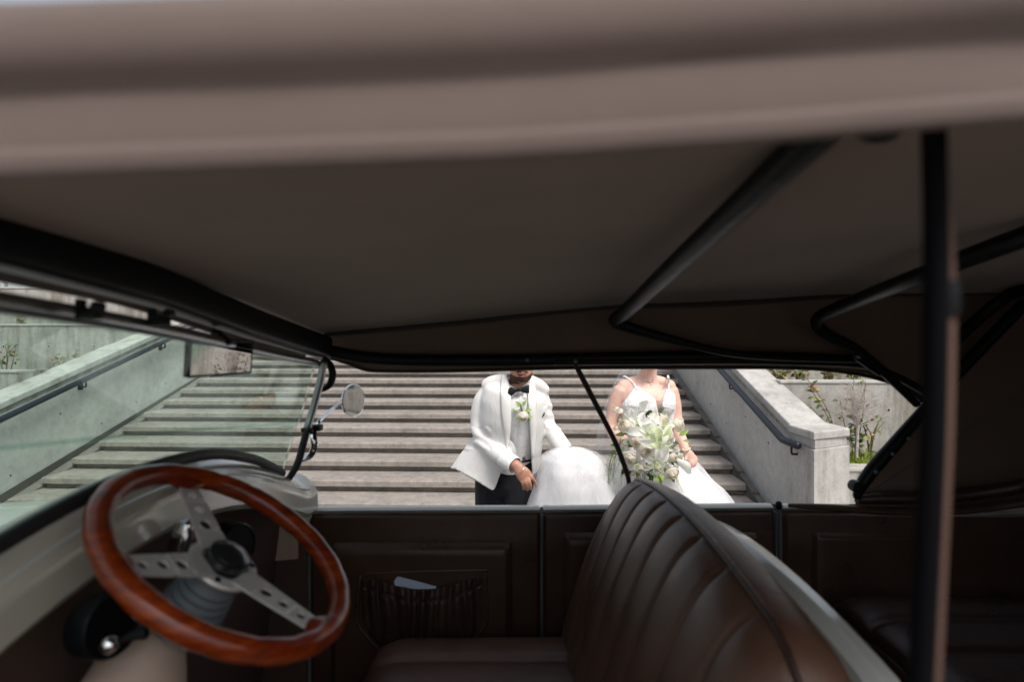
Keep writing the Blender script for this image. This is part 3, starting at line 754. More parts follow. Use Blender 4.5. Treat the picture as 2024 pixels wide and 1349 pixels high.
# rear view mirror
mc = P(441, 707, 1.02)
mn = V((1.095, -.142, -.076)).normalized()
mu = V((0, 0, 1)) - mn * mn.z; mu.normalize(); ml = mu.cross(mn); ml.normalize()
MR = Matrix((ml, mu, mn)).transposed()
rv = obj('rear_view_mirror', MB().box(mc - mn * .006, (.176, .064, .008), MR, .003), 'black_iron', car)
obj('mirror_glass', MB().box(mc + mn * .0002, (.170, .058, .002), MR, 0), 'mirror_glass', rv, smooth=False)
obj('mirror_frame', MB().loft([mc + ml * a * .086 + mu * b_ * .030 for a, b_ in ((-1, -1), (1, -1), (1, 1), (-1, 1))], .0026, mn, n=8, sub=1, closed=True), 'black_iron', rv)
obj('mirror_arm', MB().loft([mc - mn * .01 + mu * .02, mc - mn * .02 + mu * .045, V((wx(.02) + .01, mc.y, Z(wtop(mc.y))))], .006, n=8, sub=4), 'black_iron', rv)
# outside mirror on the far windshield post
sc_ = P(698, 792, 1.75); sn = V((1.165, -.56, .03)).normalized()
sm_ = obj('side_mirror', MB().lathe([(.001, -.010), (.032, -.009), (.0495, -.003), (.0500, .002), (.0475, .0030)], sc_, sn, 36), 'chrome', car)
obj('mirror_glass', MB().lathe([(.0475, .0026), (.03, .0030), (.0005, .0032)], sc_, sn, 36), 'side_mirror_glass', sm_)
obj('mirror_stem', MB().loft([P(626, 848, 1.60), P(632, 832, 1.61), P(650, 815, 1.66), P(676, 795, 1.74), sc_ - sn * .008], [.006, .0055, .0045, .0045, .005], (0, 0, 1), n=8, sub=5), 'chrome', sm_)

# ---- body: cowl, dashboard, tub
def arch(Y): return wbot(Y)
def dashfn(u, v):
    Y = lerp(.32, 1.66, u); z = arch(Y)
    prof = [(-.85, -.11), (-.70, -.045), (-.625, -.006), (-.606, .0), (-.59, -.008), (-.574, -.022), (-.564, -.036), (-.555, -.050), (-.553, -.098), (-.56, -.108)]
    k = v * (len(prof) - 1); i = min(int(k), len(prof) - 2); t = k - i
    x = lerp(prof[i][0], prof[i + 1][0], t); dz = lerp(prof[i][1], prof[i + 1][1], t)
    return V((x, Y, Z(z + dz)))
da = obj('dashboard', MB().grid(dashfn, 48, 36), 'dash_paint', car)
obj('dash_trim', MB().loft([V((-.566, Y, Z(arch(Y) - .037))) for Y in (.34, .5, .7, .9, 1.1, 1.3, 1.5, 1.62)], .0045, (1, 0, 0), n=8, sub=4), 'body_paint', da)
# far cowl corner
cc = MB().loft([P(470, 985, 1.655), P(540, 972, 1.655), P(580, 975, 1.655), P(604, 985, 1.655), P(606, 1015, 1.65), P(597, 1050, 1.64)], [(.030, .020), (.036, .024), (.036, .026), (.034, .022), (.028, .016), (.022, .010)], (0, 1, 0), n=16, sub=5)
obj('cowl_corner', cc, 'cream_paint', car)
obj('kick_panel', MB().prism([P(455, 1045, 1.645), P(588, 1020, 1.645), P(588, 1106, 1.645), P(520, 1112, 1.645), P(455, 1136, 1.645)], (0, .01, 0)), 'pink_panel', car, smooth=False)
obj('kick_panel', MB().prism([P(300, 1045, 1.66), P(606, 1040, 1.66), P(606, 1600, 1.66), P(300, 1600, 1.66)], (0, .01, 0)), 'dash_dark', car, smooth=False)
obj('firewall', MB().grid(lambda u, v: V((-.74 + .1 * v, lerp(.30, 1.69, u), lerp(Z(-1.15), Z(arch(lerp(.30, 1.69, u)) - .02), v))), 20, 6), 'dash_dark', car)
obj('under_dash', MB().grid(lambda u, v: V((-.60 - .06 * v, lerp(.32, 1.1, u), Z(arch(lerp(.32, 1.1, u)) - .10 - .28 * v))), 16, 6), 'dash_dark', da)
# gauges and switches on the dash
def dial(p, n, r, d, mat='gauge_face'):
    o = obj('gauge_pod', MB().lathe([(r, -d), (r, 0), (r * .93, .004), (r * .88, .0)], p, n, 28), 'black_iron', da)
    obj('gauge_dial', MB().lathe([(r * .88, .0005), (.0005, .001)], p, n, 28), mat, o); return o
dial(P(470, 1080, 1.10), (.92, -.38, .1), .042, .05)
dial(P(222, 1238, .735), (.9, -.3, .1), .040, .03, 'post_black')
obj('bell_lamp', MB().lathe([(.002, .05), (.014, .046), (.021, .030), (.024, .012), (.026, 0), (.02, -.01)], P(366, 1082, .94), (.25, -.15, 1), 20), 'chrome', da)
obj('switch_lever', MB().loft([P(215, 1278, .70), P(250, 1262, .71), P(285, 1250, .72)], [.006, .0045, .010], n=8, sub=4), 'black_iron', da)
obj('lever_knob', MB().ball(P(216, 1276, .695), .0105), 'chrome', da)
# bonnet and scuttle ahead of the glass
def bon(u, v):
    X = lerp(-.80, -2.0, u); a = (v - .5) * math.pi; wv_ = lerp(.69, .42, u)
    return V((X, .97 + wv_ * math.sin(a), Z(-.47 - .03 * u + (.165 - .02 * u) * math.cos(a)) - (.45 if v in (0, 1) else 0)))
obj('bonnet', MB().grid(bon, 16, 24), 'body_paint', car)
# spare wheel in the far wing
spc = P(476, 1052, 1.86)
ringp = lambda r, y: [spc + V((r * math.cos(a), y, r * math.sin(a))) for a in [i * 2 * math.pi / 48 for i in range(48)]]
sw = obj('spare_wheel', MB().loft(ringp(.165, 0), (.03, .019), (0, 1, 0), n=14, sub=1, closed=True), 'black_rubber', car)
obj('wheel_rim', MB().loft(ringp(.143, -.004), (.018, .006), (0, 1, 0), n=10, sub=1, closed=True), 'boot_grey', sw)
# tub: unseen sides and floor, added to keep light out of the cabin
def side_y(X): return interp([(-.75, 1.68), (-.57, 1.70), (.1, 1.72), (.85, 1.755), (1.5, 1.75), (1.85, 1.66)], X)
DZT = -.458
tub = MB().grid(lambda u, v: V((lerp(-.72, 1.85, u), side_y(lerp(-.72, 1.85, u)) + .01 + .02 * math.sin(v * 3), lerp(Z(DZT - .01), .42, v))), 30, 8)
obj('body_side', tub, 'body_paint', car)
obj('body_side', MB().grid(lambda u, v: V((lerp(-.72, 1.85, u), 1.94 - side_y(lerp(-.72, 1.85, u)) - .02 * math.sin(v * 3), lerp(Z(DZT - .01), .42, v))), 30, 8), 'body_paint', car)
obj('floor_pan', MB().box((.5, .95, .43), (2.6, 1.42, .03)), 'dash_dark', car, smooth=False)
obj('body_tail', MB().grid(lambda u, v: V((1.86 + .06 * math.sin(v * 3), lerp(.28, 1.66, u), lerp(Z(-.47), .42, v))), 10, 8), 'body_paint', car)
for wx_, wy in ((-1.45, .42), (-1.45, 1.52), (1.45, .34), (1.45, 1.60)):
    c = V((wx_, wy, .37))
    w_ = obj('wheel', MB().loft([c + V((.30 * math.cos(a), 0, .30 * math.sin(a))) for a in [i * 2 * math.pi / 32 for i in range(32)]], (.06, .07), (0, 1, 0), n=12, sub=1, closed=True), 'black_rubber', car)
    obj('wheel_disc', MB().lathe([(.24, -.03), (.24, .03), (.08, .04), (.001, .07)], c, (0, -1 if wy < 1 else 1, 0), 24), 'cream_paint', w_)

# ---- far doors
def emboss(mb, x0, x1, z0, z1, Y, h, r=.02):      # padded raised panel, thickness h towards the camera
    def fn(u, v):
        a = lerp(x0, x1, u); b_ = lerp(z0, z1, v); e = min(a - x0, x1 - a, b_ - z0, z1 - b_)
        k = min(1, e / r); return V((a, Y - h * math.sin(k * math.pi / 2) - .002 * noise.noise(V((a * 9, b_ * 9, 3))), Z(b_)))
    return mb.grid(fn, 56, 44)
def px_x(px, Y): return (px - CX) / F * Y
def door(px0, px1, Y0, Y1, label, pad, zb=-.98, rail=1.0):
    xa, xb = px_x(px0, Y0), px_x(px1, Y1)
    def fn(u, v):
        X = lerp(xa, xb, u); Y = lerp(Y0, Y1, u); z = lerp(DZT - .012, zb, v)
        e = min(X - xa, xb - X, DZT - .012 - z + .001); k = max(0, 1 - e / .012)
        return V((X, Y + .012 * k * k - .004 * math.exp(-((z + .56) / .05) ** 2) + .0015 * noise.noise(V((X * 7, z * 7, 5))), Z(z)))
    d = obj('door', MB().grid(fn, 70, 60), 'door_leather', car, label=label)
    obj('top_rail', MB().loft([V((lerp(xa, xb, t), lerp(Y0, Y1, t) + .028, Z(DZT - .003))) for t in (.004, .25 * rail, .5 * rail, .75 * rail, .996 * rail)], (.022, .0065), (0, 1, 0), n=12, sub=4), 'body_paint', d)
    obj('edge_trim', MB().box(V((xb + .0045, Y1 + .008, Z((DZT + zb) / 2 - .006))), (.0028, .016, abs(zb - DZT) - .02)), 'boot_grey', d, smooth=False)
    if pad:
        p0, p1, q0, q1 = pad
        obj('padded_panel', emboss(MB(), px_x(p0, Y0), px_x(p1, Y1), -(q1 - YH) / F * Y0, -(q0 - YH) / F * Y0, Y0 - .001, .024, .020), 'door_leather', d)
    return d
YD = 1.655
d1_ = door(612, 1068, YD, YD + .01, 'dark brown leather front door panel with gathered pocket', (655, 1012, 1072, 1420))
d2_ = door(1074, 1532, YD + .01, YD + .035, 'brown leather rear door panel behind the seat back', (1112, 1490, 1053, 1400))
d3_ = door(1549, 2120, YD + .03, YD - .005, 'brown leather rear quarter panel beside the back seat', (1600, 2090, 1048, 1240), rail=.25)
obj('door_pillar', MB().loft([P(1540, 994, YD + .05), P(1541, 1050, YD + .05), P(1545, 1250, YD + .05)], (.007, .010), (1, 0, 0), n=10, sub=3), 'boot_grey', car)
obj('hinge', MB().loft([P(1539, 995, YD + .03), P(1540, 1005, YD + .03)], .009, (1, 0, 0), n=10, sub=1), 'black_iron', car)
# rolled boot on the quarter
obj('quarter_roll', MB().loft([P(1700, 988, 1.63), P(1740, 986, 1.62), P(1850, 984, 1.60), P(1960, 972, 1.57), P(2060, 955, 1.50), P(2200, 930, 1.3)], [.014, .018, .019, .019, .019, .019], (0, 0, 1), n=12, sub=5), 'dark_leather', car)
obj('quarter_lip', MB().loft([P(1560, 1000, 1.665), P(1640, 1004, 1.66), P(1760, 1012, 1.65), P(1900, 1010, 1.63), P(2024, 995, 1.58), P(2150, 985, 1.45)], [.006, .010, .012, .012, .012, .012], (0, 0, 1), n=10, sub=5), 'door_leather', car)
# gathered pocket on the front door
PYd = YD - .023
def ptop(u): return interp([(0, 1146), (.12, 1148), (.3, 1160), (.45, 1166), (.6, 1165), (.75, 1158), (.9, 1146), (1, 1140)], u)
def pbot(u): return 1300 - 75 * abs(2 * u - 1) ** 3.2
def pocket(u, v):
    px = lerp(716, 954, u); py = lerp(ptop(u), pbot(u), v)
    ph = u * 10.5 * 2 * math.pi + 1.5 * math.sin(u * 13) + .9 * math.sin(v * 4 + u * 9)
    amp = .0115 * (1 - .45 * v) * (.7 + .5 * noise.noise(V((u * 9, v * 2, 4)))) * (1 if v > .17 else .8)
    bul = .030 * math.sin(math.pi * min(1, max(0, u))) ** .7 * (.35 + .65 * math.sin(math.pi * min(1, v * .8 + .12)))
    if .15 < v < .22: amp *= .4; bul -= .004
    edge = min(u, 1 - u, (1 - v)) / .06
    k = min(1, max(0, edge))
    return P(px, py, PYd - (bul + amp * math.sin(ph)) * k)
pk = obj('pocket', MB().grid(pocket, 150, 36), 'pocket_leather', d1_, auto=180)
solid(pk, .0025, -1)
rim = [P(lerp(706, 962, t), 1296 - 80 * abs(2 * t - 1) ** 3.4 + 8, PYd - .004) for t in [i / 14 for i in range(15)]]
obj('pocket_welt', MB().loft([P(712, 1138, PYd)] + rim + [P(958, 1135, PYd)], .006, (0, 1, 0), n=10, sub=4), 'door_leather', d1_)
obj('pocket_welt', MB().loft([P(708, 1136, PYd), P(830, 1131, PYd), P(962, 1128, PYd)], .005, (0, 1, 0), n=8, sub=4), 'door_leather', d1_)
env = MB().prism([P(779, 1150, PYd - .010), P(785, 1142, PYd - .010), P(790, 1142, PYd - .010), P(862, 1161, PYd - .014), P(858, 1182, PYd - .014), P(784, 1182, PYd - .010)], (0, .003, 0))
obj('envelope', env, 'paper', smooth=False, label='pale blue folded paper sticking out of the door pocket', cat='paper')

# ---- front seat
def seat_prof(s):     # s 0..1 from cushion up the front, over the top, down the back: (x, z)
    pts = [(.10, -.95), (.12, -.80), (.155, -.66), (.195, -.54), (.235, -.45), (.272, -.385), (.305, -.353), (.335, -.345), (.368, -.352), (.394, -.372), (.410, -.41), (.416, -.47), (.415, -.60), (.42, -.95)]
    k = s * (len(pts) - 1); i = min(int(k), len(pts) - 2); t = k - i
    p0, p1, p2, p3 = [V((*pts[min(max(i + q, 0), len(pts) - 1)], 0)) for q in (-1, 0, 1, 2)]
    return 0.5 * ((2 * p1) + (p2 - p0) * t + (2 * p0 - 5 * p1 + 4 * p2 - p3) * t * t + (3 * p1 - p0 - 3 * p2 + p3) * t ** 3)
SY0, SY1 = .60, 1.615
def crown(Y): return .042 - .055 * ((Y - 1.12) / .5) ** 2
def seatf(u, v):
    Y = lerp(SY0, SY1, u); q = seat_prof(v)
    e = min(Y - SY0, SY1 - Y); k = max(0, 1 - e / .13)
    drop = .10 * k ** 2.4
    x, z = q.x, q.y
    z2 = z + (crown(Y) - drop) * min(1, max(0, (z + .80) / .40))
    front = max(0, min(1, (.50 - v) / .12)); low = 1
    ph = ((Y - .10) / .108) % 1.0
    gv = math.exp(-((min(ph, 1 - ph)) / .055) ** 2)
    if v > .50: gv = 0
    gv *= min(1, max(0, (.50 - v) / .035))
    bul = .006 * math.sin(math.pi * ph)
    x2 = x - (bul - .010 * gv) * min(1, max(0, (.50 - v) / .05)) 
    x2 = lerp(x2, .335, .92 * k ** 4)
    x2 += .003 * noise.noise(V((Y * 11, z * 9, 0)))
    return V((x2, Y, Z(z2)))
fs = obj('front_seat', MB().grid(seatf, 210, 60), 'seat_leather', car, label='brown pleated leather front bench seat', auto=180)
def pip(Y):
    e = min(Y - SY0, SY1 - Y); k = max(0, 1 - e / .13); q = seat_prof(.505)
    return V((lerp(q.x, .335, .92 * k ** 4), Y, Z(q.y + crown(Y) - .10 * k ** 2.4 + .003)))
obj('piping', MB().loft([pip(lerp(SY0 + .02, SY1 - .02, i / 24)) for i in range(25)], .0045, (1, 0, 0), n=8, sub=2), 'dark_leather', fs)
def seatshell(u, v):
    Y = lerp(.60, 1.56, u); e = min(Y - .60, 1.60 - Y); k = max(0, 1 - e / .16)
    pr = [(.432, -.60), (.436, -.48), (.440, -.452), (.450, -.437), (.472, -.432), (.500, -.440), (.522, -.470), (.530, -.60), (.535, -.95)]
    q = v * (len(pr) - 1); i = min(int(q), len(pr) - 2); t = q - i
    return V((lerp(pr[i][0], pr[i + 1][0], t) - .06 * k ** 2, Y, Z(lerp(pr[i][1], pr[i + 1][1], t) + crown(Y) * 1.1 - .06 * k ** 2)))
obj('seat_shell', MB().grid(seatshell, 50, 32), 'body_paint', fs)
def cush(x0, x1, y0, y1, zt, th, mat, par, name, pleat=.0, ax=0, r=.07):
    def fn(u, v):
        # top and front in one sheet: v 0..0.3 front face, .3..1 top
        Y = lerp(y0, y1, u)
        ey = min(Y - y0, y1 - Y); ky = max(0, 1 - ey / r)
        if v < .3: x = x0; z = lerp(zt - th, zt, v / .3); kx = max(0, 1 - (zt - z) / r); x += r * .6 * (1 - math.sqrt(max(0, 1 - kx * kx))); z -= 0
        else:
            x = lerp(x0, x1, (v - .3) / .7); z = zt; kx = max(0, 1 - (x - x0) / r); z -= r * .6 * (1 - math.sqrt(max(0, 1 - kx * kx))); x += 0
        if v < .3: z = min(z, zt - r * .6)
        z -= r * .5 * (1 - math.sqrt(max(0, 1 - ky * ky)))
        if pleat:
            ph = ((Y + .02) / pleat) % 1; z -= .008 * math.exp(-(min(ph, 1 - ph) / .09) ** 2) - .004 * math.sin(math.pi * ph)
        x += .012 * math.sin(u * 3.1)*0; z += .004 * noise.noise(V((x * 5, Y * 5, 2)))
        return V((x, Y, Z(z)))
    return obj(name, MB().grid(fn, 120, 40), mat, par, auto=180)
cush(-.36, .22, .38, 1.55, -.735, .26, 'seat_leather', fs, 'seat_cushion', .14, r=.11)
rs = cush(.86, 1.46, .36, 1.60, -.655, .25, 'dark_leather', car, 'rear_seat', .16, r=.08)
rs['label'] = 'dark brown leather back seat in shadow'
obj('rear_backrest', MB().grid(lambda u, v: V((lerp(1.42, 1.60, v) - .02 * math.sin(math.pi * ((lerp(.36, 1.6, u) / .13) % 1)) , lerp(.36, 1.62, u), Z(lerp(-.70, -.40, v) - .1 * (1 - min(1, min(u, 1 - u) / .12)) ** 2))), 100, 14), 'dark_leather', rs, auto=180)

# ---- steering wheel: centre, axis and size
wc = V((-.4026, .8376, Z(-.2927))); wn = V((.5892, -.0254, .8076)).normalized()
wu = V((0, 1, 0)) - wn * wn.y; wu.normalize(); wv2 = wn.cross(wu)
def wp(ang, r, h=0): return wc + wu * (r * math.cos(ang)) + wv2 * (r * math.sin(ang)) + wn * h
RT = .0165; RW = .195 - RT
rimpts = []; rimr = []
for i in range(96):
    a = 2 * math.pi * i / 96
    rimpts.append(wp(a, RW)); rr = RT - .0011 * max(0, math.sin(a * 20)) ** 2
    rimr.append((rr, rr))
wh = obj('steering_wheel', MB().loft(rimpts, rimr, wn, n=18, sub=1, closed=True), 'wood', car, label='varnished red brown wooden rimmed steering wheel with three steel spokes', auto=180)
def ang_of(px, py):        # angle of the spoke whose tip lies at this picture point in the wheel plane
    d = (P(px, py, 1) - EYE); t = (wc - EYE).dot(wn) / d.dot(wn); q = EYE + d * t - wc
    return math.atan2(q.dot(wv2), q.dot(wu))
for px, py in ((380, 968), (622, 1232), (275, 1112)):
    a = ang_of(px, py); dr = wu * math.cos(a) + wv2 * math.sin(a); sdv = wn.cross(dr)
    # flat plate with three round holes: strip with a hole pattern
    mb = MB()
    hol = [.075, .105, .135]; hr = [.0095, .0085, .0075]
    r0, r1 = .03, .172
    segs = [r0] + [x for h_, q in zip(hol, hr) for x in (h_ - q - .004, h_ + q + .004)] + [r1]
    def wid(r): return lerp(.024, .0150, (r - r0) / (r1 - r0))
    zoff = lambda r: -.022 + .02 * (r / r1)
    def pt(r, s): return wc + dr * r + sdv * s + wn * zoff(r)
    for i in range(0, len(segs), 2):
        a_, b_ = segs[i], segs[i + 1]
        mb.add([pt(a_, -wid(a_)), pt(b_, -wid(b_)), pt(b_, wid(b_)), pt(a_, wid(a_))], [(0, 1, 2, 3)])
    for h_, q in zip(hol, hr):
        n_ = 16; k = q + .004
        inner = [(h_ + q * math.cos(2 * math.pi * j / n_), q * math.sin(2 * math.pi * j / n_)) for j in range(n_)]
        def sq(j):
            t = 2 * math.pi * j / n_; c_, s_ = math.cos(t), math.sin(t); mm = max(abs(c_), abs(s_)); r_ = h_ + k * c_ / mm
            return (r_, wid(r_) * s_ / mm)
        outer = [sq(j) for j in range(n_)]
        mb.add([pt(*x) for x in inner + outer], [(j, (j + 1) % n_, n_ + (j + 1) % n_, n_ + j) for j in range(n_)])
    sp = obj('spoke', mb, 'steel', wh, smooth=False); solid(sp, .004)
    obj('spoke_socket', MB().loft([wp(a - .16, RW - .010, -.002), wp(a, RW - .018, -.004), wp(a + .16, RW - .010, -.002)], [(.006, .010), (.010, .014), (.006, .010)], wn, n=10, sub=5), 'wood', wh)
hubp = MB().lathe([(.001, -.026), (.05, -.026), (.052, -.022), (.050, -.0185), (.036, -.0165)], wc, wn, 32); obj('hub_plate', hubp, 'steel', wh)
for j in range(6): a = j * math.pi / 3 + .3; obj('hub_bolt', MB().lathe([(.0045, 0), (.0045, .003), (.0005, .0035)], wp(a, .043, -.019), wn, 8), 'black_iron', wh)
hbn = obj('horn_button', MB().lathe([(.030, -.018), (.030, -.006), (.0275, -.001), (.022, .001), (.012, .0055), (.0005, .006)], wc, wn, 32), 'gauge_face', wh)
obj('horn_ring', MB().loft([wp(2 * math.pi * j / 32, 0.0285, -.003) for j in range(32)], .002, wn, n=6, sub=1, closed=True), 'black_iron', hbn)
obj('column_boot', MB().lathe([(.03, -.03), (.034, -.04)] + [(.036 + (.003 if j % 2 else 0) + j * .001, -.045 - j * .006) for j in range(12)] + [(.05, -.125)], wc, wn, 32), 'boot_grey', car)
obj('steering_column', MB().loft([wc - wn * .10, wc - wn * .3, wc - wn * .62], [.030, .032, .034], n=20, sub=4), 'cream_paint', car)
obj('column_shroud', MB().loft([wc - wn * .14 + V((-.03, -.02, -.01)), wc - wn * .25 + V((.0, -.03, -.04)), wc - wn * .45 + V((.05, -.03, 0))], [(.05, .05), (.075, .085), (.085, .11)], (0, 1, 0), n=16, sub=5), 'pink_panel', car)

# ------------------------------------------------------------------ the man in the white jacket
GY = 3.4
def G(px, py, dy=0): return P(px, py, GY + dy)
def ground(px, dy=0): return V(((px - CX) / F * (GY + dy), GY + dy, 0))
man = thing('person', 'man in white dinner jacket, black bow tie and black trousers, reaching down to the veil', 'person', ground(1010, .05))
def finger(mb, pts, r0=.0095, r1=.0075): mb.loft(pts, [lerp(r0, r1, i / (len(pts) - 1)) for i in range(len(pts))], n=8, sub=4)
bd = MB()
# head, jaw, neck
bd.loft([G(1035, 753, -.235), G(1034, 747, -.225), G(1032, 736, -.205), G(1029, 722, -.195), G(1027, 704, -.19), G(1026, 690, -.185), G(1026, 681, -.18)],
        [(.026, .030), (.046, .055), (.060, .078), (.066, .092), (.070, .097), (.064, .088), (.040, .055)], n=20, sub=4)
bd.loft([G(1031, 722, -.285), G(1032, 727, -.298), G(1033, 731, -.302), G(1033, 733, -.292)], [.008, .010, .013, .009], n=10, sub=4)          # nose
bd.loft([G(1019, 716, -.272), G(1026, 715, -.284), G(1034, 715, -.284), G(1041, 716, -.272)], [.007, .007, .007, .007], n=8, sub=4)           # brow
for sx in (1003, 1051): bd.ball(G(sx, 717, -.175), (.008, .018, .030))                                                                        # ears
bd.loft([G(1022, 775, -.12), G(1024, 762, -.14), G(1027, 745, -.17), G(1028, 730, -.18)], [(.065, .06), (.056, .056), (.054, .055), (.055, .06)], n=16, sub=4)
# torso and legs
bd.loft([G(1000, 935, .03), G(1008, 890, -.02), G(1014, 830, -.08), G(1018, 795, -.11), G(1021, 775, -.12)], [(.15, .10), (.14, .10), (.165, .11), (.175, .11), (.11, .08)], n=20, sub=5)
legp = [[G(976, 930, .03), G(974, 1000, .03), G(968, 1085, .0), G(968, 1180, .06), V((ground(965).x, GY + .10, .09))],
        [G(1030, 930, .0), G(1034, 1000, -.04), G(1040, 1085, -.10), G(1038, 1180, .0), V((ground(1036).x, GY + .02, .09))]]
for q in legp: bd.loft(q, [.088, .082, .058, .052, .045], n=14, sub=5)
for q in legp: bd.loft([q[-1] + V((0, .05, -.04)), q[-1] + V((0, -.06, -.045)), q[-1] + V((.01, -.17, -.06))], [(.045, .045), (.048, .04), (.04, .025)], n=12, sub=4)
# arms: right arm reaching across, left arm behind the veil
ra = [G(966, 778, -.06), G(950, 820, -.06), G(953, 866, -.09), G(985, 898, -.20), G(1022, 922, -.30)]
bd.loft(ra, [.055, .05, .043, .038, .029], n=14, sub=5)
la = [G(1064, 783, -.06), G(1074, 815, -.04), G(1082, 840, -.05), G(1106, 868, -.12), G(1122, 893, -.19)]
bd.loft(la, [.044, .040, .036, .030, .025], n=14, sub=5)
def MH(px, py, dy): return G(px, py, dy)
bd.loft([MH(1020, 921, -.30), MH(1027, 929, -.31), MH(1035, 939, -.318), MH(1041, 947, -.318)], [(.028, .020), (.034, .018), (.042, .017), (.038, .014)], ref=(.75, 0, .66), n=12, sub=4)
finger(bd, [MH(1046, 938, -.315), MH(1052, 944, -.328), MH(1057, 953, -.325), MH(1060.5, 963, -.316)], .0100, .0078)
finger(bd, [MH(1042, 944, -.318), MH(1046, 952, -.335), MH(1049, 961, -.328), MH(1050, 969, -.31)], .0102, .008)
finger(bd, [MH(1036, 946, -.318), MH(1039.5, 954, -.333), MH(1042, 963, -.326), MH(1042, 970.5, -.308)], .0100, .0078)
finger(bd, [MH(1030, 945, -.314), MH(1032, 954, -.326), MH(1034, 962, -.32), MH(1034, 969, -.304)], .009, .007)
finger(bd, [MH(1037, 928, -.305), MH(1046, 934, -.29), MH(1052, 944, -.28), MH(1054, 953, -.28)], .0115, .0085)
bd.loft([MH(1120, 890, -.185), MH(1126, 898, -.20), MH(1133, 905, -.21)], [(.027, .018), (.038, .016), (.036, .014)], n=12, sub=4)
for i, (a, b_) in enumerate(((1130, 900), (1136, 903), (1138, 909), (1136, 914))): finger(bd, [MH(a, b_, -.21), MH(a + 6, b_ + 5, -.22), MH(a + 8, b_ + 12, -.21)], .009, .007)
finger(bd, [MH(1124, 901, -.20), MH(1128, 910, -.22), MH(1132, 915, -.225)], .011, .008)
me = fuse(bd, .0058, 4); body_tree = bvh_of(me)
bme = me.copy()
body = obj('body', me, 'skin_tan', man, auto=180)
# stubble beard following the jaw
def beard_test(c, n):
    x, y = PX(c)
    if c.y > GY - .14 or not (727 < y < 760) or not 1000 < x < 1056: return False
    if n.z < -.75: return False
    e = ((x - 1031.5) / 9.5) ** 2 + ((y - 740.5) / 4.6) ** 2
    if e < 1: return False
    jaw = interp([(1005, 733), (1012, 741), (1022, 746), (1031, 745), (1040, 746), (1048, 741), (1053, 735)], x)
    chin_cut = 758
    mous = abs(x - 1032) < 12 and 733.5 < y < 738.5
    return mous or y > jaw
bme = keep_faces(bme, beard_test)
for v in bme.vertices: v.co += V((0, -.0012, -.0002))
obj('beard', bme, 'beard', man, auto=180)
def lip(mb, pts, r): mb.loft(pts, r, (0, 1, 0), n=8, sub=4)
def F_(px, py, off=.001): return drape(body_tree, px, py, off, GY - .28)
lp = MB(); lip(lp, [F_(1022.5, 740.5, -.001), F_(1027, 738.2, .001), F_(1031.5, 738.4, .002), F_(1036, 738.2, .001), F_(1040.5, 740.2, -.001)], [.002, .0042, .0045, .0042, .002])
lip(lp, [F_(1022.5, 740.5, -.001), F_(1027, 744.2, .001), F_(1031.5, 745.2, .002), F_(1036, 744.2, .001), F_(1040.5, 740.2, -.001)], [.002, .0046, .0056, .0046, .002])
obj('lips', lp, 'lips', man, auto=180)
obj('mouth', MB().ball(F_(1031.5, 741.2, -.002), (.021, .005, .0062)), 'mouth_dark', man)
obj('teeth', MB().ball(F_(1031.5, 740.0, .0005), (.015, .004, .0026)), 'petal_white', man)
hr_ = MB().loft([G(1026, 712, -.165), G(1026, 698, -.17), G(1026, 686, -.178), G(1026, 677, -.18)], [(.075, .098), (.077, .102), (.070, .095), (.045, .06)], n=18, sub=4)
obj('hair', hr_, 'hair_dark', man)
# shirt
shm = MB().loft([G(1003, 920, .0), G(1010, 880, -.035), G(1016, 830, -.09), G(1020, 795, -.12), G(1022, 778, -.125), G(1024, 766, -.135)], [(.152, .118), (.15, .118), (.172, .125), (.178, .122), (.12, .092), (.072, .070)], n=24, sub=6)
sme = fuse(shm, .008, 3); shirt_tree = bvh_of(sme)
sh_o = obj('shirt', sme, 'shirt_white', man, auto=180)
SD = lambda px, py, off=.004: drape(shirt_tree, px, py, off, GY - .22)
obj('shirt_placket', MB().grid(lambda u, v: SD(lerp(lerp(1024, 1031, u), lerp(1005, 1014, u), v ** 1.3), lerp(775, 905, v), .004 + .002 * math.sin(u * 3.14)), 4, 24), 'shirt_white', sh_o)
for k in range(5):
    v = .18 + k * .17; obj('shirt_button', MB().lathe([(.005, 0), (.004, .003), (.0005, .003)], SD(lerp(1027.5, 1009.5, v ** 1.3), lerp(775, 905, v), .005), (0, -1, .2), 10), 'petal_cream', sh_o)
# collar wings
def flat(name, pts, mat, par, tree, off, th=.003, dfl=GY - .22):
    mb = MB(); vs = [drape(tree, x, y, off if len(q) < 3 else q[0], dfl) for (x, y, *q) in pts]
    c = sum(vs, V()) / len(vs) + V((0, -.002, 0)); n = len(vs)
    mb.add(vs + [c], [(i, (i + 1) % n, n) for i in range(n)])
    return solid(obj(name, mb, mat, par), th)
comb = MB(); comb.v = [v.co + sh_o.matrix_basis.translation*0 for v in sme.vertices]
for nm, pts in (('collar', [G(1000, 748, -.16), G(1004, 758, -.175), G(1013, 767, -.20), G(1024, 772, -.215), G(1034, 766, -.215), G(1043, 757, -.185), G(1046, 747, -.165)]),):
    mb = MB()
    def cf(u, v):
        c = catmull(pts, 6); k = u * (len(c) - 1); i = min(int(k), len(c) - 2); p_ = lerp(c[i], c[i + 1], k - i)
        w = .022 + .016 * math.exp(-((u - .42) / .12) ** 2) + .016 * math.exp(-((u - .62) / .12) ** 2) - .02 * math.exp(-((u - .52) / .05) ** 2)
        return p_ + V((0, -.012 * v, -w * v + .006))
    obj('collar', MB().grid(cf, 40, 4), 'shirt_white', sh_o); 
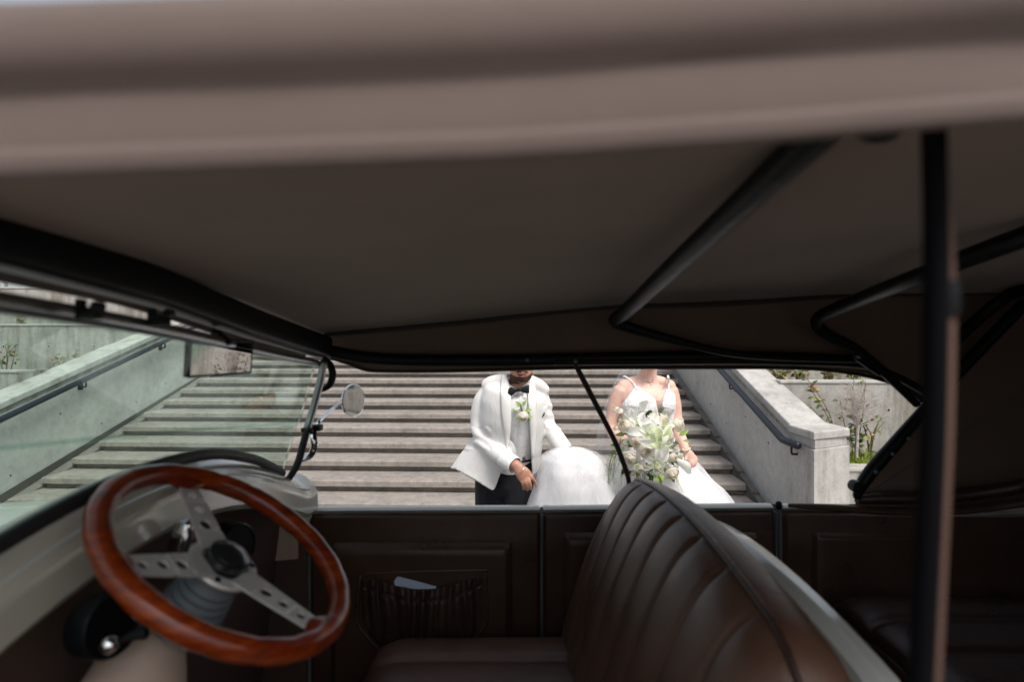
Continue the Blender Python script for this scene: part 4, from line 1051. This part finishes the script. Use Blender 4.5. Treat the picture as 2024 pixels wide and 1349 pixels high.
# bow tie
bt = MB()
bc = G(1025, 771, -.245)
for sgn in (-1, 1):
    def bf(u, v, sgn=sgn):
        a = v * 2 * math.pi; w = interp([(0, .008), (.2, .012), (.75, .024), (1, .022)], u); d_ = .010 * (1 - .2 * u)
        return bc + V((sgn * lerp(.004, .058 if sgn > 0 else .05, u), d_ * math.sin(a) * .8 - .004 * math.sin(u * 3), w * math.cos(a) + (.004 * u if sgn > 0 else -.012 * u)))
    bt.grid(bf, 8, 14)
    bt.ball(bc + V((sgn * .052, 0, .002 if sgn > 0 else -.012)), (.006, .006, .020))
bt.box(bc + V((0, -.004, 0)), (.018, .018, .022), None, .004)
obj('bow_tie', bt, 'bow_black', man)
# trousers and belt
tr_ = MB()
tr_.loft([G(1004, 898, -.02), G(1002, 915, .0), G(1000, 940, .02), G(998, 965, .01)], [(.152, .112), (.160, .118), (.172, .125), (.165, .12)], n=22, sub=5)
for q in legp: tr_.loft([q[0] + V((0, 0, .02)), q[1], q[2], q[3], q[4] + V((0, 0, -.03))], [.112, .106, .080, .074, .072], n=16, sub=5)
obj('trousers', fuse(tr_, .009, 4), 'trouser_black', man, auto=180)
obj('belt', MB().loft([G(1004, 903, -.015) + V((.158 * math.cos(a), .120 * math.sin(a), 0)) for a in [i * 2 * math.pi / 32 for i in range(32)]], (.004, .016), (1, 0, 0), n=8, sub=1, closed=True) if False else
    MB().grid(lambda u, v: G(1004, 903, -.015) + V((.160 * math.cos(u * 6.2832), .122 * math.sin(u * 6.2832), lerp(-.016, .016, v))), 36, 2), 'belt', man)
obj('belt_buckle', MB().box(G(1037, 905, -.125), (.026, .006, .028), None, .002), 'silver', man)
for q in legp:
    a = q[-1]
    obj('shoe', MB().loft([a + V((0, .06, -.045)), a + V((0, -.06, -.05)), a + V((.01, -.19, -.065))], [(.048, .046), (.052, .042), (.042, .026)], n=14, sub=4), 'belt', man)
# jacket
jm = MB()
jm.loft([G(966, 985, .0), G(980, 945, -.0), G(995, 905, -.03), G(1008, 868, -.06), G(1013, 825, -.10), G(1016, 792, -.115), G(1019, 775, -.115), G(1022, 762, -.12)],
        [(.29, .18), (.262, .162), (.222, .150), (.192, .145), (.188, .143), (.184, .138), (.168, .118), (.105, .090)], n=28, sub=6)
jm.loft([G(960, 764, -.08), G(974, 757, -.09), G(1000, 753, -.12), G(1022, 748, -.125), G(1046, 755, -.115), G(1066, 765, -.09), G(1078, 774, -.08)], [.035, .042, .042, .038, .042, .041, .033], ref=(0, 0, 1), n=14, sub=4)
jr = [G(968, 776, -.07), G(954, 800, -.065), G(949, 832, -.065), G(953, 866, -.10), G(972, 887, -.16), G(997, 906, -.23)]
jm.loft(jr, [.058, .060, .057, .054, .052, .050], n=16, sub=5)
jl = [G(1063, 781, -.07), G(1072, 805, -.05), G(1079, 836, -.05), G(1095, 860, -.09), G(1116, 888, -.165)]
jm.loft(jl, [.058, .056, .053, .050, .047], n=16, sub=5)
jme = fuse(jm, .0075, 5)
# creases: displace along normals
jn = [v.normal.copy() for v in jme.vertices]
for v, n_v in zip(jme.vertices, jn):
    p_ = v.co.copy(); k = noise.noise(V((p_.x * 9 + p_.z * 4, p_.y * 6, p_.z * 13))) * .0035
    x, y = PX(p_)
    if x < 970 and 845 < y < 890: k += .004 * math.sin((p_.z * 1.0 + p_.x * .8) * 85 + 3 * noise.noise(p_ * 9))
    if x > 1075 and 800 < y < 850: k += .004 * math.sin((p_.z * 1.0 + p_.x * .5) * 100 + 3 * noise.noise(p_ * 9))
    v.co = p_ + n_v * k
jme.update(); jtree_full = bvh_of(jme)
OPEN = [(1001, 700), (1001, 741), (1009, 783), (1010, 834), (1004, 888), (991, 932), (976, 972), (956, 1040), (1062, 1040), (1053, 940), (1049, 866), (1045, 799), (1044, 741), (1044, 700)]
def jk(c, n):
    x, y = PX(c)
    arm = (c - G(985, 898, -.20)).length < .10 or (c - G(960, 880, -.15)).length < .085 or (c - G(1005, 912, -.25)).length < .07
    if inpoly(x, y, OPEN) and c.y < GY - .06 and not arm: return False
    hemy = interp([(890, 926), (902, 929), (940, 951), (975, 972), (1000, 980), (1060, 985), (1100, 980)], x)
    if y > hemy: return False
    # open cuff ends
    return True
jme = keep_faces(jme, jk)
jk_o = obj('jacket', jme, 'jacket_white', man, auto=180)
solid(jk_o, .006, -1)
JD = lambda px, py, off=.006: drape(jtree_full, px, py, off, GY - .2)
def strip(outer, inner, off, mat, name, par, n=26):
    def fn(u, v):
        a = catmull([V((x, y, 0)) for x, y in outer], 8); b_ = catmull([V((x, y, 0)) for x, y in inner], 8)
        p_ = a[min(int(u * (len(a) - 1)), len(a) - 1)]; q_ = b_[min(int(u * (len(b_) - 1)), len(b_) - 1)]
        c = lerp(p_, q_, v); return JD(c.x, c.y, off + .007 * math.sin(v * 3.14159 * .9 + .2))
    o = obj(name, MB().grid(fn, n, 5), mat, par); solid(o, .003); return o
strip([(991, 742), (989, 765), (989, 783), (991, 821), (997, 855), (1002, 886)], [(1001, 741), (1007, 765), (1010, 785), (1010.5, 820), (1008, 860), (1003.5, 888)], .004, 'lapel_satin', 'lapel', jk_o)
strip([(1056, 748), (1060, 775), (1061, 800), (1060, 840), (1057, 880), (1054, 905)], [(1043, 745), (1043.5, 775), (1044, 800), (1047, 840), (1049, 870), (1051, 905)], .004, 'lapel_satin', 'lapel', jk_o)
# cuffs
cu = MB().loft([G(994, 905, -.225), G(1008, 914, -.258), G(1018, 921, -.285)], [.047, .046, .045], n=18, sub=3, cap=False); solid(obj('shirt_cuff', cu, 'shirt_white', man), .003)
sq = MB().add([JD(1071, 826, .004), JD(1075.5, 816, .006), JD(1077, 817, .006), JD(1076, 821, .004)], [(0, 1, 2, 3)])
solid(obj('pocket_square', sq, 'bow_black', man), .004)
brc = [MH(1014, 935, -.318), MH(1020, 939, -.338), MH(1028, 936, -.345), MH(1034, 928, -.34), MH(1034, 921, -.322), MH(1030, 917, -.30), MH(1018, 925, -.29)]
obj('bracelet', MB().loft(brc, .0016, n=6, sub=5, closed=False), 'silver', man)
# boutonniere
bq = SD(1031, 815, .02)
bf_ = obj('buttonhole', MB().loft([SD(1029, 800, .016), SD(1032, 815, .018), SD(1036, 828, .018)], .004, n=6, sub=4), 'leaf_green', man, label='white rose buttonhole with green sprigs on the shirt front')
def rose_mesh(name, r, mats=('petal_cream', 'petal_heart'), open_=1.0, seed=0):
    rn = random.Random(seed); mb = MB(); heart = 0
    mb.loft([V((0, 0, -.2 * r)), V((0, 0, .2 * r)), V((0, 0, .55 * r))], [.25 * r, .3 * r, .14 * r], n=10, sub=3); heart = len(mb.f)
    for ringi, (rad, cnt, tilt, hgt) in enumerate(((.34, 3, .0, .74), (.50, 3, .02, .70), (.66, 4, .04, .64), (.80, 5, .10 * open_, .54), (.92, 5, .26 * open_, .40))):
        for k in range(cnt):
            a = 2 * math.pi * (k + .37 * ringi) / cnt + rn.uniform(-.12, .12); w = 2 * math.pi / cnt * 1.35
            def fn(u, v, a=a, w=w, rad=rad, tilt=tilt, hgt=hgt):
                b_ = a + (v - .5) * w * (.75 + .25 * math.sin(u * 3.14)); x = abs(v - .5) * 2
                rr = r * (rad * (.35 + .65 * math.sin(min(1, u / .7) * 1.57)) + .30 * tilt * max(0, u - .6) / .4 + .03 * math.sin(v * 3.14) - rad * .42 * max(0, 1 - 2.2 * tilt) * (max(0, u - .5) / .5) ** 1.5)
                z = r * (-.5 + (hgt + .5) * u * (1 - .12 * x * x) - .22 * tilt * max(0, u - .75) / .25)
                return V((rr * math.cos(b_), rr * math.sin(b_), z))
            mb.grid(fn, 6, 5)
    me = mesh_of(mb, name, weld=False)
    for m_ in mats: me.materials.append(M[m_])
    for i, p in enumerate(me.polygons):
        p.use_smooth = True; p.material_index = 1 if i < heart else 0
    return me
def put(name, me, parent, at, axis, sc=1, spin=0):
    q = V((0, 0, 1)).rotation_difference(V(axis).normalized()).to_matrix().to_4x4()
    o = bpy.data.objects.new(name, me); COL.objects.link(o); place(o, parent, Matrix.Translation(V(at)) @ q @ Matrix.Rotation(spin, 4, 'Z') @ Matrix.Scale(sc, 4)); return o
RM = [rose_mesh('rose', .040, seed=i) for i in range(3)]
BUD = rose_mesh('bud', .022, ('petal_cream', 'petal_lime'), .3, 9)
put('rose', BUD, bf_, SD(1034, 824, .034), (.1, -.9, -.45), 1.55)
BLM = leaf_mesh('leaf', .07, .02, 'leaf_lime'); BLD = leaf_mesh('leaf', .075, .024, 'leaf_dark'); SIL = leaf_mesh('leaf', .07, .024, 'petal_white', .1)
for px, py, dv, me_ in ((1028, 807, (-.8, -.3, .1), SIL), (1030, 800, (.0, -.2, 1), SIL), (1029, 803, (-.5, -.3, .5), BLM), (1033, 803, (.4, -.3, .7), BLM), (1038, 812, (.5, -.4, .1), BLM), (1027, 812, (-.7, -.3, .2), BLM), (1040, 820, (.6, -.3, -.3), BLM), (1027, 820, (-.4, -.4, -.6), BLM)):
    add_leaf(bf_, me_, SD(px, py, .018), dv, (0, -1, .2), .52 if me_ is BLM else .62)

# ------------------------------------------------------------------ the woman in the wedding dress
BY = 3.25
def B(px, py, dy=0): return P(px, py, BY + dy)
wom = thing('person', 'woman in white wedding dress with lace bodice and thin straps, holding a bouquet', 'person', V(((1285 - CX) / F * BY, BY + .05, 0)))
wb = MB()
wb.loft([B(1286, 727, -.085), B(1285, 719, -.08), B(1284, 708, -.06), B(1283, 694, -.045), B(1283, 676, -.035), B(1283, 658, -.03), B(1283, 650, -.025)], [(.022, .026), (.04, .05), (.054, .075), (.062, .088), (.066, .092), (.058, .08), (.034, .048)], n=20, sub=4)
wb.loft([B(1286, 695, -.13), B(1286, 702, -.142), B(1286, 705, -.14)], [.006, .008, .009], n=8, sub=3)
wb.loft([B(1286, 712, -.125), B(1286, 716, -.125)], [(.016, .005), (.014, .005)], n=8, sub=2)
for sx in (1260, 1307): wb.ball(B(sx, 690, -.03), (.007, .016, .026))
wb.loft([B(1281, 760, .01), B(1281, 748, .0), B(1282, 735, -.01), B(1283, 720, -.02)], [(.060, .05), (.049, .046), (.045, .046), (.047, .05)], n=16, sub=4)
wb.loft([B(1284, 925, .03), B(1283, 895, .02), B(1282, 865, .02), B(1281, 830, .015), B(1279, 800, .01), B(1277, 778, .015), B(1278, 762, .02), B(1280, 753, .02)],
        [(.155, .115), (.15, .11), (.118, .09), (.132, .10), (.152, .105), (.160, .09), (.125, .062), (.06, .045)], n=24, sub=5)
for bx in (1253, 1312): wb.ball(B(bx, 802, -.062), (.058, .052, .055))
wb.loft([B(1230, 766, .015), B(1254, 755, .015), B(1280, 751, .015), B(1303, 755, .015), B(1325, 766, .015)], [.040, .034, .032, .034, .040], (0, 0, 1), n=12, sub=4)
wra = [B(1228, 772, .01), B(1217, 800, .015), B(1211, 828, .02), B(1210, 852, .0), B(1226, 868, -.10), B(1258, 878, -.20)]
wb.loft(wra, [.047, .043, .039, .036, .032, .024], n=14, sub=5)
wla = [B(1325, 772, .01), B(1332, 800, .015), B(1335, 828, .01), B(1338, 850, -.03), B(1348, 872, -.09), B(1355, 893, -.13)]
wb.loft(wla, [.044, .041, .038, .035, .030, .0225], n=14, sub=5)
# left hand pinching the skirt
wb.loft([B(1355, 892, -.13), B(1360, 899, -.135), B(1366, 908, -.14)], [(.023, .016), (.031, .017), (.030, .014)], (.9, 0, .4), n=12, sub=4)
finger(wb, [B(1371, 905, -.14), B(1375, 911, -.15), B(1374.5, 919, -.152), B(1371, 925, -.15)], .0085, .0066)
finger(wb, [B(1367, 908, -.145), B(1369, 916, -.158), B(1367, 923, -.158), B(1363, 926, -.152)], .0085, .0066)
finger(wb, [B(1363, 910, -.145), B(1364, 918, -.155), B(1362, 923, -.155), B(1359, 925, -.15)], .0083, .0064)
finger(wb, [B(1374, 902, -.135), B(1377.5, 907, -.142), B(1377.5, 914, -.144), B(1375, 919, -.143)], .0078, .006)
finger(wb, [B(1356, 900, -.14), B(1354.5, 909, -.155), B(1355, 916, -.165)], .0095, .0072)
# right hand round the bouquet stems
wb.loft([B(1256, 878, -.20), B(1266, 881, -.215), B(1277, 884, -.225)], [(.016, .022), (.017, .032), (.014, .03)], (0, 1, 0), n=12, sub=4)
for k in range(4): finger(wb, [B(1276, 877 + k * 6, -.225), B(1286, 878 + k * 6, -.245), B(1291, 880 + k * 6, -.225), B(1286, 881 + k * 6, -.20)], .0083, .0065)
finger(wb, [B(1266, 874, -.21), B(1276, 870, -.195), B(1285, 872, -.19)], .0095, .0072)
for sx in (1262, 1304): wb.loft([B(sx, 920, .03), B(sx, 1030, .03), B(sx, 1140, .04), V(((sx - CX) / F * BY, BY + .04, .06))], [.085, .065, .048, .04], n=12, sub=4).loft([V(((sx - CX) / F * BY, BY + .07, .04)), V(((sx - CX) / F * BY, BY - .12, .03))], [(.035, .035), (.035, .02)], n=10, sub=3)
wme = fuse(wb, .006, 9); wtree = bvh_of(wme)
obj('body', wme, 'skin_fair', wom, auto=180)
WD = lambda px, py, off=.003: drape(wtree, px, py, off, BY - .08)
obj('hair', MB().loft([B(1283, 704, .02), B(1283, 688, .0), B(1283, 668, -.01), B(1283, 650, -.015), B(1283, 643, -.015)], [(.060, .07), (.072, .095), (.075, .10), (.062, .085), (.03, .045)], n=18, sub=4).ball(B(1283, 690, .09), .05), 'hair_dark', wom)
# bodice
bo_ = MB().loft([B(1284, 915, .03), B(1283, 893, .02), B(1282, 865, .02), B(1281, 830, .015), B(1279, 800, .01), B(1277, 778, .015), B(1278, 764, .02)],
        [(.166, .126), (.158, .118), (.128, .100), (.142, .110), (.160, .114), (.164, .098), (.13, .07)], n=24, sub=5)
for bx in (1253, 1312): bo_.ball(B(bx, 801, -.066), (.066, .060, .062))
bme = fuse(bo_, .007, 4)
bn_ = [v.normal.copy() for v in bme.vertices]
for v, n_v in zip(bme.vertices, bn_): v.co += n_v * (.003 * noise.noise(v.co * 38) + .002 * noise.noise(v.co * 90))
NECK = [(1200, 806), (1226, 804), (1233, 794), (1246, 778), (1257, 763), (1262, 764), (1280, 778), (1296, 791), (1302, 822), (1306, 822), (1309, 792), (1316, 776), (1320, 764), (1324, 765), (1334, 780), (1342, 792), (1350, 804), (1380, 806)]
def bodice_test(c, n):
    x, y = PX(c)
    if c.y > BY + .04: return y > 815
    return y > interp(NECK, x)
btree = bvh_of(bme)
bcopy = bme.copy()
bodice = obj('bodice', keep_faces(bme, bodice_test), 'lace', wom, auto=180); solid(bodice, .003)
pn = keep_faces(bcopy, lambda c, n: c.y < BY and 1294 < PX(c)[0] < 1312 and 792 < PX(c)[1] < 826)
for v in pn.vertices: v.co += V((0, .004, 0))
obj('sheer_panel', pn, 'sheer_nude', bodice, auto=180)
BD = lambda px, py, off=.003: drape(btree, px, py, off, BY - .08)
for pts in ([BD(1259, 770), WD(1252, 758, .004), WD(1243, 749, .003), B(1234, 744, .015), B(1232, 745, .05)], [BD(1321.5, 773), WD(1321.5, 757, .004), WD(1321, 748, .003), B(1320, 743, .02), B(1320, 746, .06)]):
    obj('shoulder_strap', MB().loft(pts, [(.006, .003)] * 5, (1, 0, 0), n=8, sub=5), 'lace', bodice)
# necklace
nk = [WD(1266, 741, .001), WD(1273, 748, .001), WD(1280, 754, .001), WD(1287, 758, .001), WD(1290, 752, .001), WD(1293, 746, .001), WD(1296, 740, .001)]
neck = obj('necklace', MB().loft(nk, .0011, n=6, sub=4), 'silver', wom)
obj('pendant', MB().ball(WD(1287, 760.5, .003), (.0045, .0035, .0055)), 'silver', neck)
br = [B(1349, 888, -.13), B(1352, 891, -.16), B(1358, 890, -.165), B(1364, 887, -.13), B(1358, 885, -.10), B(1350, 886, -.105)]
obj('bracelet', MB().loft(br, .0045, n=8, sub=5, closed=False), 'petal_cream', wom)
# skirt
def skirt(grow, seed, zmin=.02):
    ctr = [(1283, 878, .02), (1290, 905, .02), (1300, 925, .0), (1306, 960, .0), (1308, 1000, .02), (1310, 1080, .05)]
    rad = [(.125, .10), (.185, .15), (.235, .20), (.315, .27), (.385, .34), (.50, .45), (.66, .6)]
    def fn(u, v):
        k = v * 6; i = min(int(k), 5); t = k - i
        cs = [B(*c) for c in ctr] + [V(((1312 - CX) / F * BY, BY + .1, zmin))]
        c = lerp(cs[i], cs[i + 1], t); a = u * 2 * math.pi
        rx = lerp(rad[i][0], rad[i + 1][0], t) + grow; ry = lerp(rad[i][1], rad[i + 1][1], t) + grow
        n_ = 1 + v * (.05 * math.sin(a * 9 + seed + 2 * math.sin(a * 3)) + .02 * math.sin(a * 23 + seed * 2 + v * 3) + .06 * noise.noise(V((math.cos(a) * 2, math.sin(a) * 2, v * 2 + seed))))
        return c + V((rx * n_ * math.cos(a), ry * n_ * math.sin(a), .02 * noise.noise(V((a, v * 6, seed)))))
    return MB().grid(fn, 220, 44)
obj('skirt', skirt(-.02, 1.3), 'tulle_thick', wom, auto=180)
obj('skirt_overlay', skirt(.012, 4.1), 'tulle', wom, auto=180)
# gathered train lifted by the man
def train(grow, seed):
    prof = [(1128, 884, .01, .02), (1128, 888, .075, .07), (1129, 895, .120, .11), (1131, 908, .165, .145), (1134, 928, .195, .17), (1135, 955, .212, .19), (1134, 990, .228, .20), (1132, 1050, .26, .22), (1138, 1130, .30, .26)]
    def fn(u, v):
        k = v * 9; i = min(int(k), 8); t = k - i
        pr = [(B(p[0], p[1], -.12), p[2], p[3]) for p in prof] + [(V(((1145 - CX) / F * BY, BY - .05, .02)), .36, .32)]
        c = lerp(pr[i][0], pr[i + 1][0], t); a = u * 2 * math.pi
        sw = a + v * 1.1 * math.sin(a * .5 + 1)
        n_ = 1 + min(1, (v * 2.2) ** 2) * (.040 * math.sin(sw * 5 + seed + v * 5) + .022 * math.sin(sw * 9 - v * 8 + seed * 2) + .007 * math.sin(sw * 13 + v * 14 + seed + 2 * noise.noise(V((sw, v * 4, seed)))) + .22 * noise.noise(V((math.cos(a) * 1.6, math.sin(a) * 1.6, v * 3 + seed))))
        return c + V((max(.002, lerp(pr[i][1], pr[i + 1][1], t) + grow * min(1, v * 6)) * n_ * math.cos(a), max(.002, lerp(pr[i][2], pr[i + 1][2], t) + grow * min(1, v * 6)) * n_ * math.sin(a), 0))
    return MB().grid(fn, 180, 54)
tn = obj('train', train(-.018, 2.2), 'tulle_thick', wom, auto=180)
obj('train_layer', train(.0, 5.0), 'tulle', tn, auto=180)
obj('train_layer', train(.018, 8.7), 'veil', tn, auto=180)
# swag joining the train to the skirt
obj('train_swag', MB().grid(lambda u, v: lerp(B(1190, 925, -.05), B(1275, 915, .1), u) + V((0, -.03 * math.sin(u * 3.1) + .02 * math.sin(u * 40), -lerp(0, 1.0, v) - .10 * math.sin(u * 3.14) * (1 - v))), 60, 20), 'tulle', wom, auto=180)
# veil
def veilf(u, v):
    y = lerp(690, 985, v); x0 = interp([(690, 1250), (735, 1224), (780, 1203), (850, 1181), (900, 1172), (985, 1165)], y); x1 = interp([(690, 1320), (735, 1300), (800, 1260), (985, 1245)], y)
    return B(lerp(x0, x1, u), y, .12 + .05 * v + .02 * math.sin(u * 19 + v * 2) + .008 * math.sin(u * 47))
obj('veil', MB().grid(veilf, 70, 40), 'veil', wom, auto=180)

# ------------------------------------------------------------------ bouquet
QY = BY - .30
def Q(px, py, dy=0):
    # flowers sit on a domed cushion in front of her
    ex, ey = (px - 1284) / 82, (py - 880) / 95
    return P(px, py, QY + .13 * min(1.2, ex * ex + ey * ey) + dy)
bq_ = thing('bouquet', 'cascading bouquet of white lilies, cream roses and green foliage held by the woman', 'bouquet', P(1284, 960, BY - .2))
rn = random.Random(21)
obj('handle', MB().loft([Q(1284, 870, .10), P(1284, 900, BY - .2), P(1284, 940, BY - .19)], [.03, .02, .018], n=12, sub=4), 'leaf_dark', bq_)
def out_dir(px, py): return V(((px - 1284) / 90, -1, -(py - 870) / 110 + .15))
for i, (px, py, s) in enumerate(((1236, 842, 1.0), (1259, 873, .92), (1274, 890, .95), (1247, 905, .98), (1340, 841, .95), (1327, 936, 1.0), (1293, 829, .85), (1320, 868, .8), (1312, 832, .75), (1268, 925, .7), (1330, 905, .6), (1300, 925, .55))):
    put('rose', RM[i % 3], bq_, Q(px, py, -.055), out_dir(px, py) + V((rn.uniform(-.3, .3), 0, rn.uniform(-.3, .3))), s * 1.08, rn.uniform(0, 6))
for px, py, s in ((1217, 810, 1), (1224, 814, 1.1), (1217, 847, .8), (1226, 833, .7), (1346, 830, .8), (1344, 903, .9), (1336, 885, .9), (1250, 936, .9)):
    put('bud', BUD, bq_, Q(px, py, 0), out_dir(px, py) * .6 + V((0, -.2, .8)), s, rn.uniform(0, 6))
def lily_petal(L, W, curl, mat):
    mb = MB()
    def fn(u, v):
        w = W * math.sin(math.pi * (u * .93 + .05)) ** .75 * (1.0 - .15 * u); x = (v - .5) * 2
        return V((x * w, L * (u - .12 * u * u), L * (.55 * u - curl * u ** 2.4) + abs(x) ** 1.5 * w * .35 + .05 * W * math.sin(u * 9 + x)))
    mb.grid(fn, 12, 8)
    me = mesh_of(mb, 'petal'); me.materials.append(M[mat])
    for p in me.polygons: p.use_smooth = True
    return me
LP1 = lily_petal(.125, .027, .65, 'petal_white'); LP2 = lily_petal(.12, .019, .75, 'petal_white'); LP3 = lily_petal(.115, .026, .5, 'petal_lime')
def lily(px, py, axis, spin, s, lime=()):
    root = obj('lily', MB().loft([V((0, 0, -.04)), V((0, 0, 0)), V((0, 0, .03))], [.006, .011, .006], n=8, sub=3), 'petal_lime', bq_, origin=(0, 0, 0))
    q = V((0, 0, 1)).rotation_difference(V(axis).normalized()).to_matrix().to_4x4()
    w = Matrix.Translation(Q(px, py, -.05)) @ q @ Matrix.Rotation(spin, 4, 'Z') @ Matrix.Scale(s, 4); place(root, bq_, w)
    for k in range(6):
        me_ = LP3 if k in lime else (LP1 if k % 2 else LP2)
        o = bpy.data.objects.new('petal', me_); COL.objects.link(o); place(o, root, w @ Matrix.Rotation(k * math.pi / 3, 4, 'Z'))
    st_ = MB()
    for k in range(6):
        a = k * math.pi / 3 + .4; e = V((.022 * math.cos(a), .022 * math.sin(a), .07)); st_.loft([V((0, 0, 0)), e * .6, e], .0012, n=5, sub=2).ball(e, (.003, .006, .003))
    me_ = mesh_of(st_, 'stamens'); me_.materials.append(M['petal_lime']); o = bpy.data.objects.new('stamens', me_); COL.objects.link(o); place(o, root, w)
lily(1280, 856, (-.2, -1, .3), .35, .95, (3,))
lily(1301, 874, (.45, -1, -.25), .9, 1.0, (5, 0))
lily(1262, 840, (-.6, -.9, .5), 1.3, .7)
lily(1296, 912, (.1, -1, -.5), .2, .72, (2,))
lily(1262, 915, (-.4, -1, -.4), .7, .66)
lily(1308, 846, (.5, -.9, .5), .2, .85)
def calla(p0, tip_dir, s, mat='petal_lime'):
    mb = MB()
    def fn(u, v):
        a = (u - .5) * 2 * math.pi * .97; r = lerp(.007, .030, v ** 1.5) * (1 + .25 * math.cos(a) * v); h = v * .085 + .045 * v * v * math.cos(a * .5) ** 4
        return V((r * math.sin(a), -r * math.cos(a) * .8, h))
    mb.grid(fn, 20, 12); me_ = mesh_of(mb, 'calla'); me_.materials.append(M['petal_white']); me_.materials.append(M['petal_lime'])
    for p in me_.polygons: p.use_smooth = True; p.material_index = 1 if p.center.z < .035 else 0
    o = put('calla_lily', me_, bq_, p0, tip_dir, s, rn.uniform(-.4, .4))
for px, py, d_, s in ((1250, 838, (-.5, -.35, 1), .72), (1266, 826, (.1, -.3, 1), .8), (1326, 903, (.9, -.4, -.55), .95), (1335, 942, (.45, -.35, -1), .85), (1258, 832, (-.15, -.5, 1), .65)):
    calla(Q(px, py, -.015), d_, s)
# small white filler blossoms
BLO = MB()
for k in range(5):
    a = k * 2 * math.pi / 5
    BLO.grid(lambda u, v, a=a: V((math.cos(a), math.sin(a), 0)) * (.013 * u) + V((-math.sin(a), math.cos(a), 0)) * ((v - .5) * .014 * math.sin(u * 2.9 + .1)) + V((0, 0, .005 * u - .004 * u * u)), 4, 4)
BLM_ = mesh_of(BLO, 'blossom'); BLM_.materials.append(M['petal_white'])
for i in range(150):
    a = rn.uniform(0, 6.28); r_ = math.sqrt(rn.random()); px = 1286 + 62 * r_ * math.cos(a); py = 905 + 62 * r_ * math.sin(a)
    if py < 850 and rn.random() < .7: continue
    put('blossom', BLM_, bq_, Q(px, py, rn.uniform(-.03, .02)), out_dir(px, py) + V((rn.uniform(-.5, .5), 0, rn.uniform(-.5, .5))), rn.uniform(.8, 1.5), rn.uniform(0, 6))
for i in range(62):
    a = rn.uniform(0, 6.28); r_ = rn.uniform(.5, 1.02); px = 1285 + 66 * r_ * math.cos(a); py = 882 + 72 * r_ * math.sin(a)
    dv = out_dir(px, py) * .3 + V((math.cos(a), -.2, -math.sin(a))) + V((rn.uniform(-.5, .5), rn.uniform(-.3, .3), rn.uniform(-.5, .5)))
    add_leaf(bq_, rn.choice((BLD, LM['leaf_green'], BLM, BLM)), Q(px, py, rn.uniform(-.03, .02)), dv, (0, -1, .4), rn.uniform(.4, .75))
# trailing sprays
for i in range(26):
    left = i < 15
    px, py = (rn.uniform(1205, 1245), rn.uniform(860, 905)) if left else (rn.uniform(1255, 1310), rn.uniform(905, 940))
    p0 = Q(px, py, 0); L = rn.uniform(.12, .24); dx = rn.uniform(-.07, .0) if left else rn.uniform(-.05, .06)
    p1 = p0 + V((dx * .7, -.02, -L * .35)); p2 = p0 + V((dx, -.01, -L))
    sp_ = MB().loft([p0, p1, p2], [.0014, .0012, .0008], n=5, sub=5, cap=False)
    c = catmull([p0, p1, p2], 8)
    for k in range(2, 16):
        t = c[k] - c[k - 1]; s2 = V((rn.choice((-1, 1)) * rn.uniform(.5, 1), rn.uniform(-.6, .6), rn.uniform(-.7, .2))) * .014
        e = V((0, 0, 1)).cross(s2).normalized() * .0032; sp_.add([c[k], c[k] + s2 * .5 + e, c[k] + s2, c[k] + s2 * .5 - e], [(0, 1, 2, 3)])
    obj('spray', mesh_of(sp_, weld=False), rn.choice(('leaf_green', 'leaf_dark', 'leaf_lime')), bq_, smooth=False)
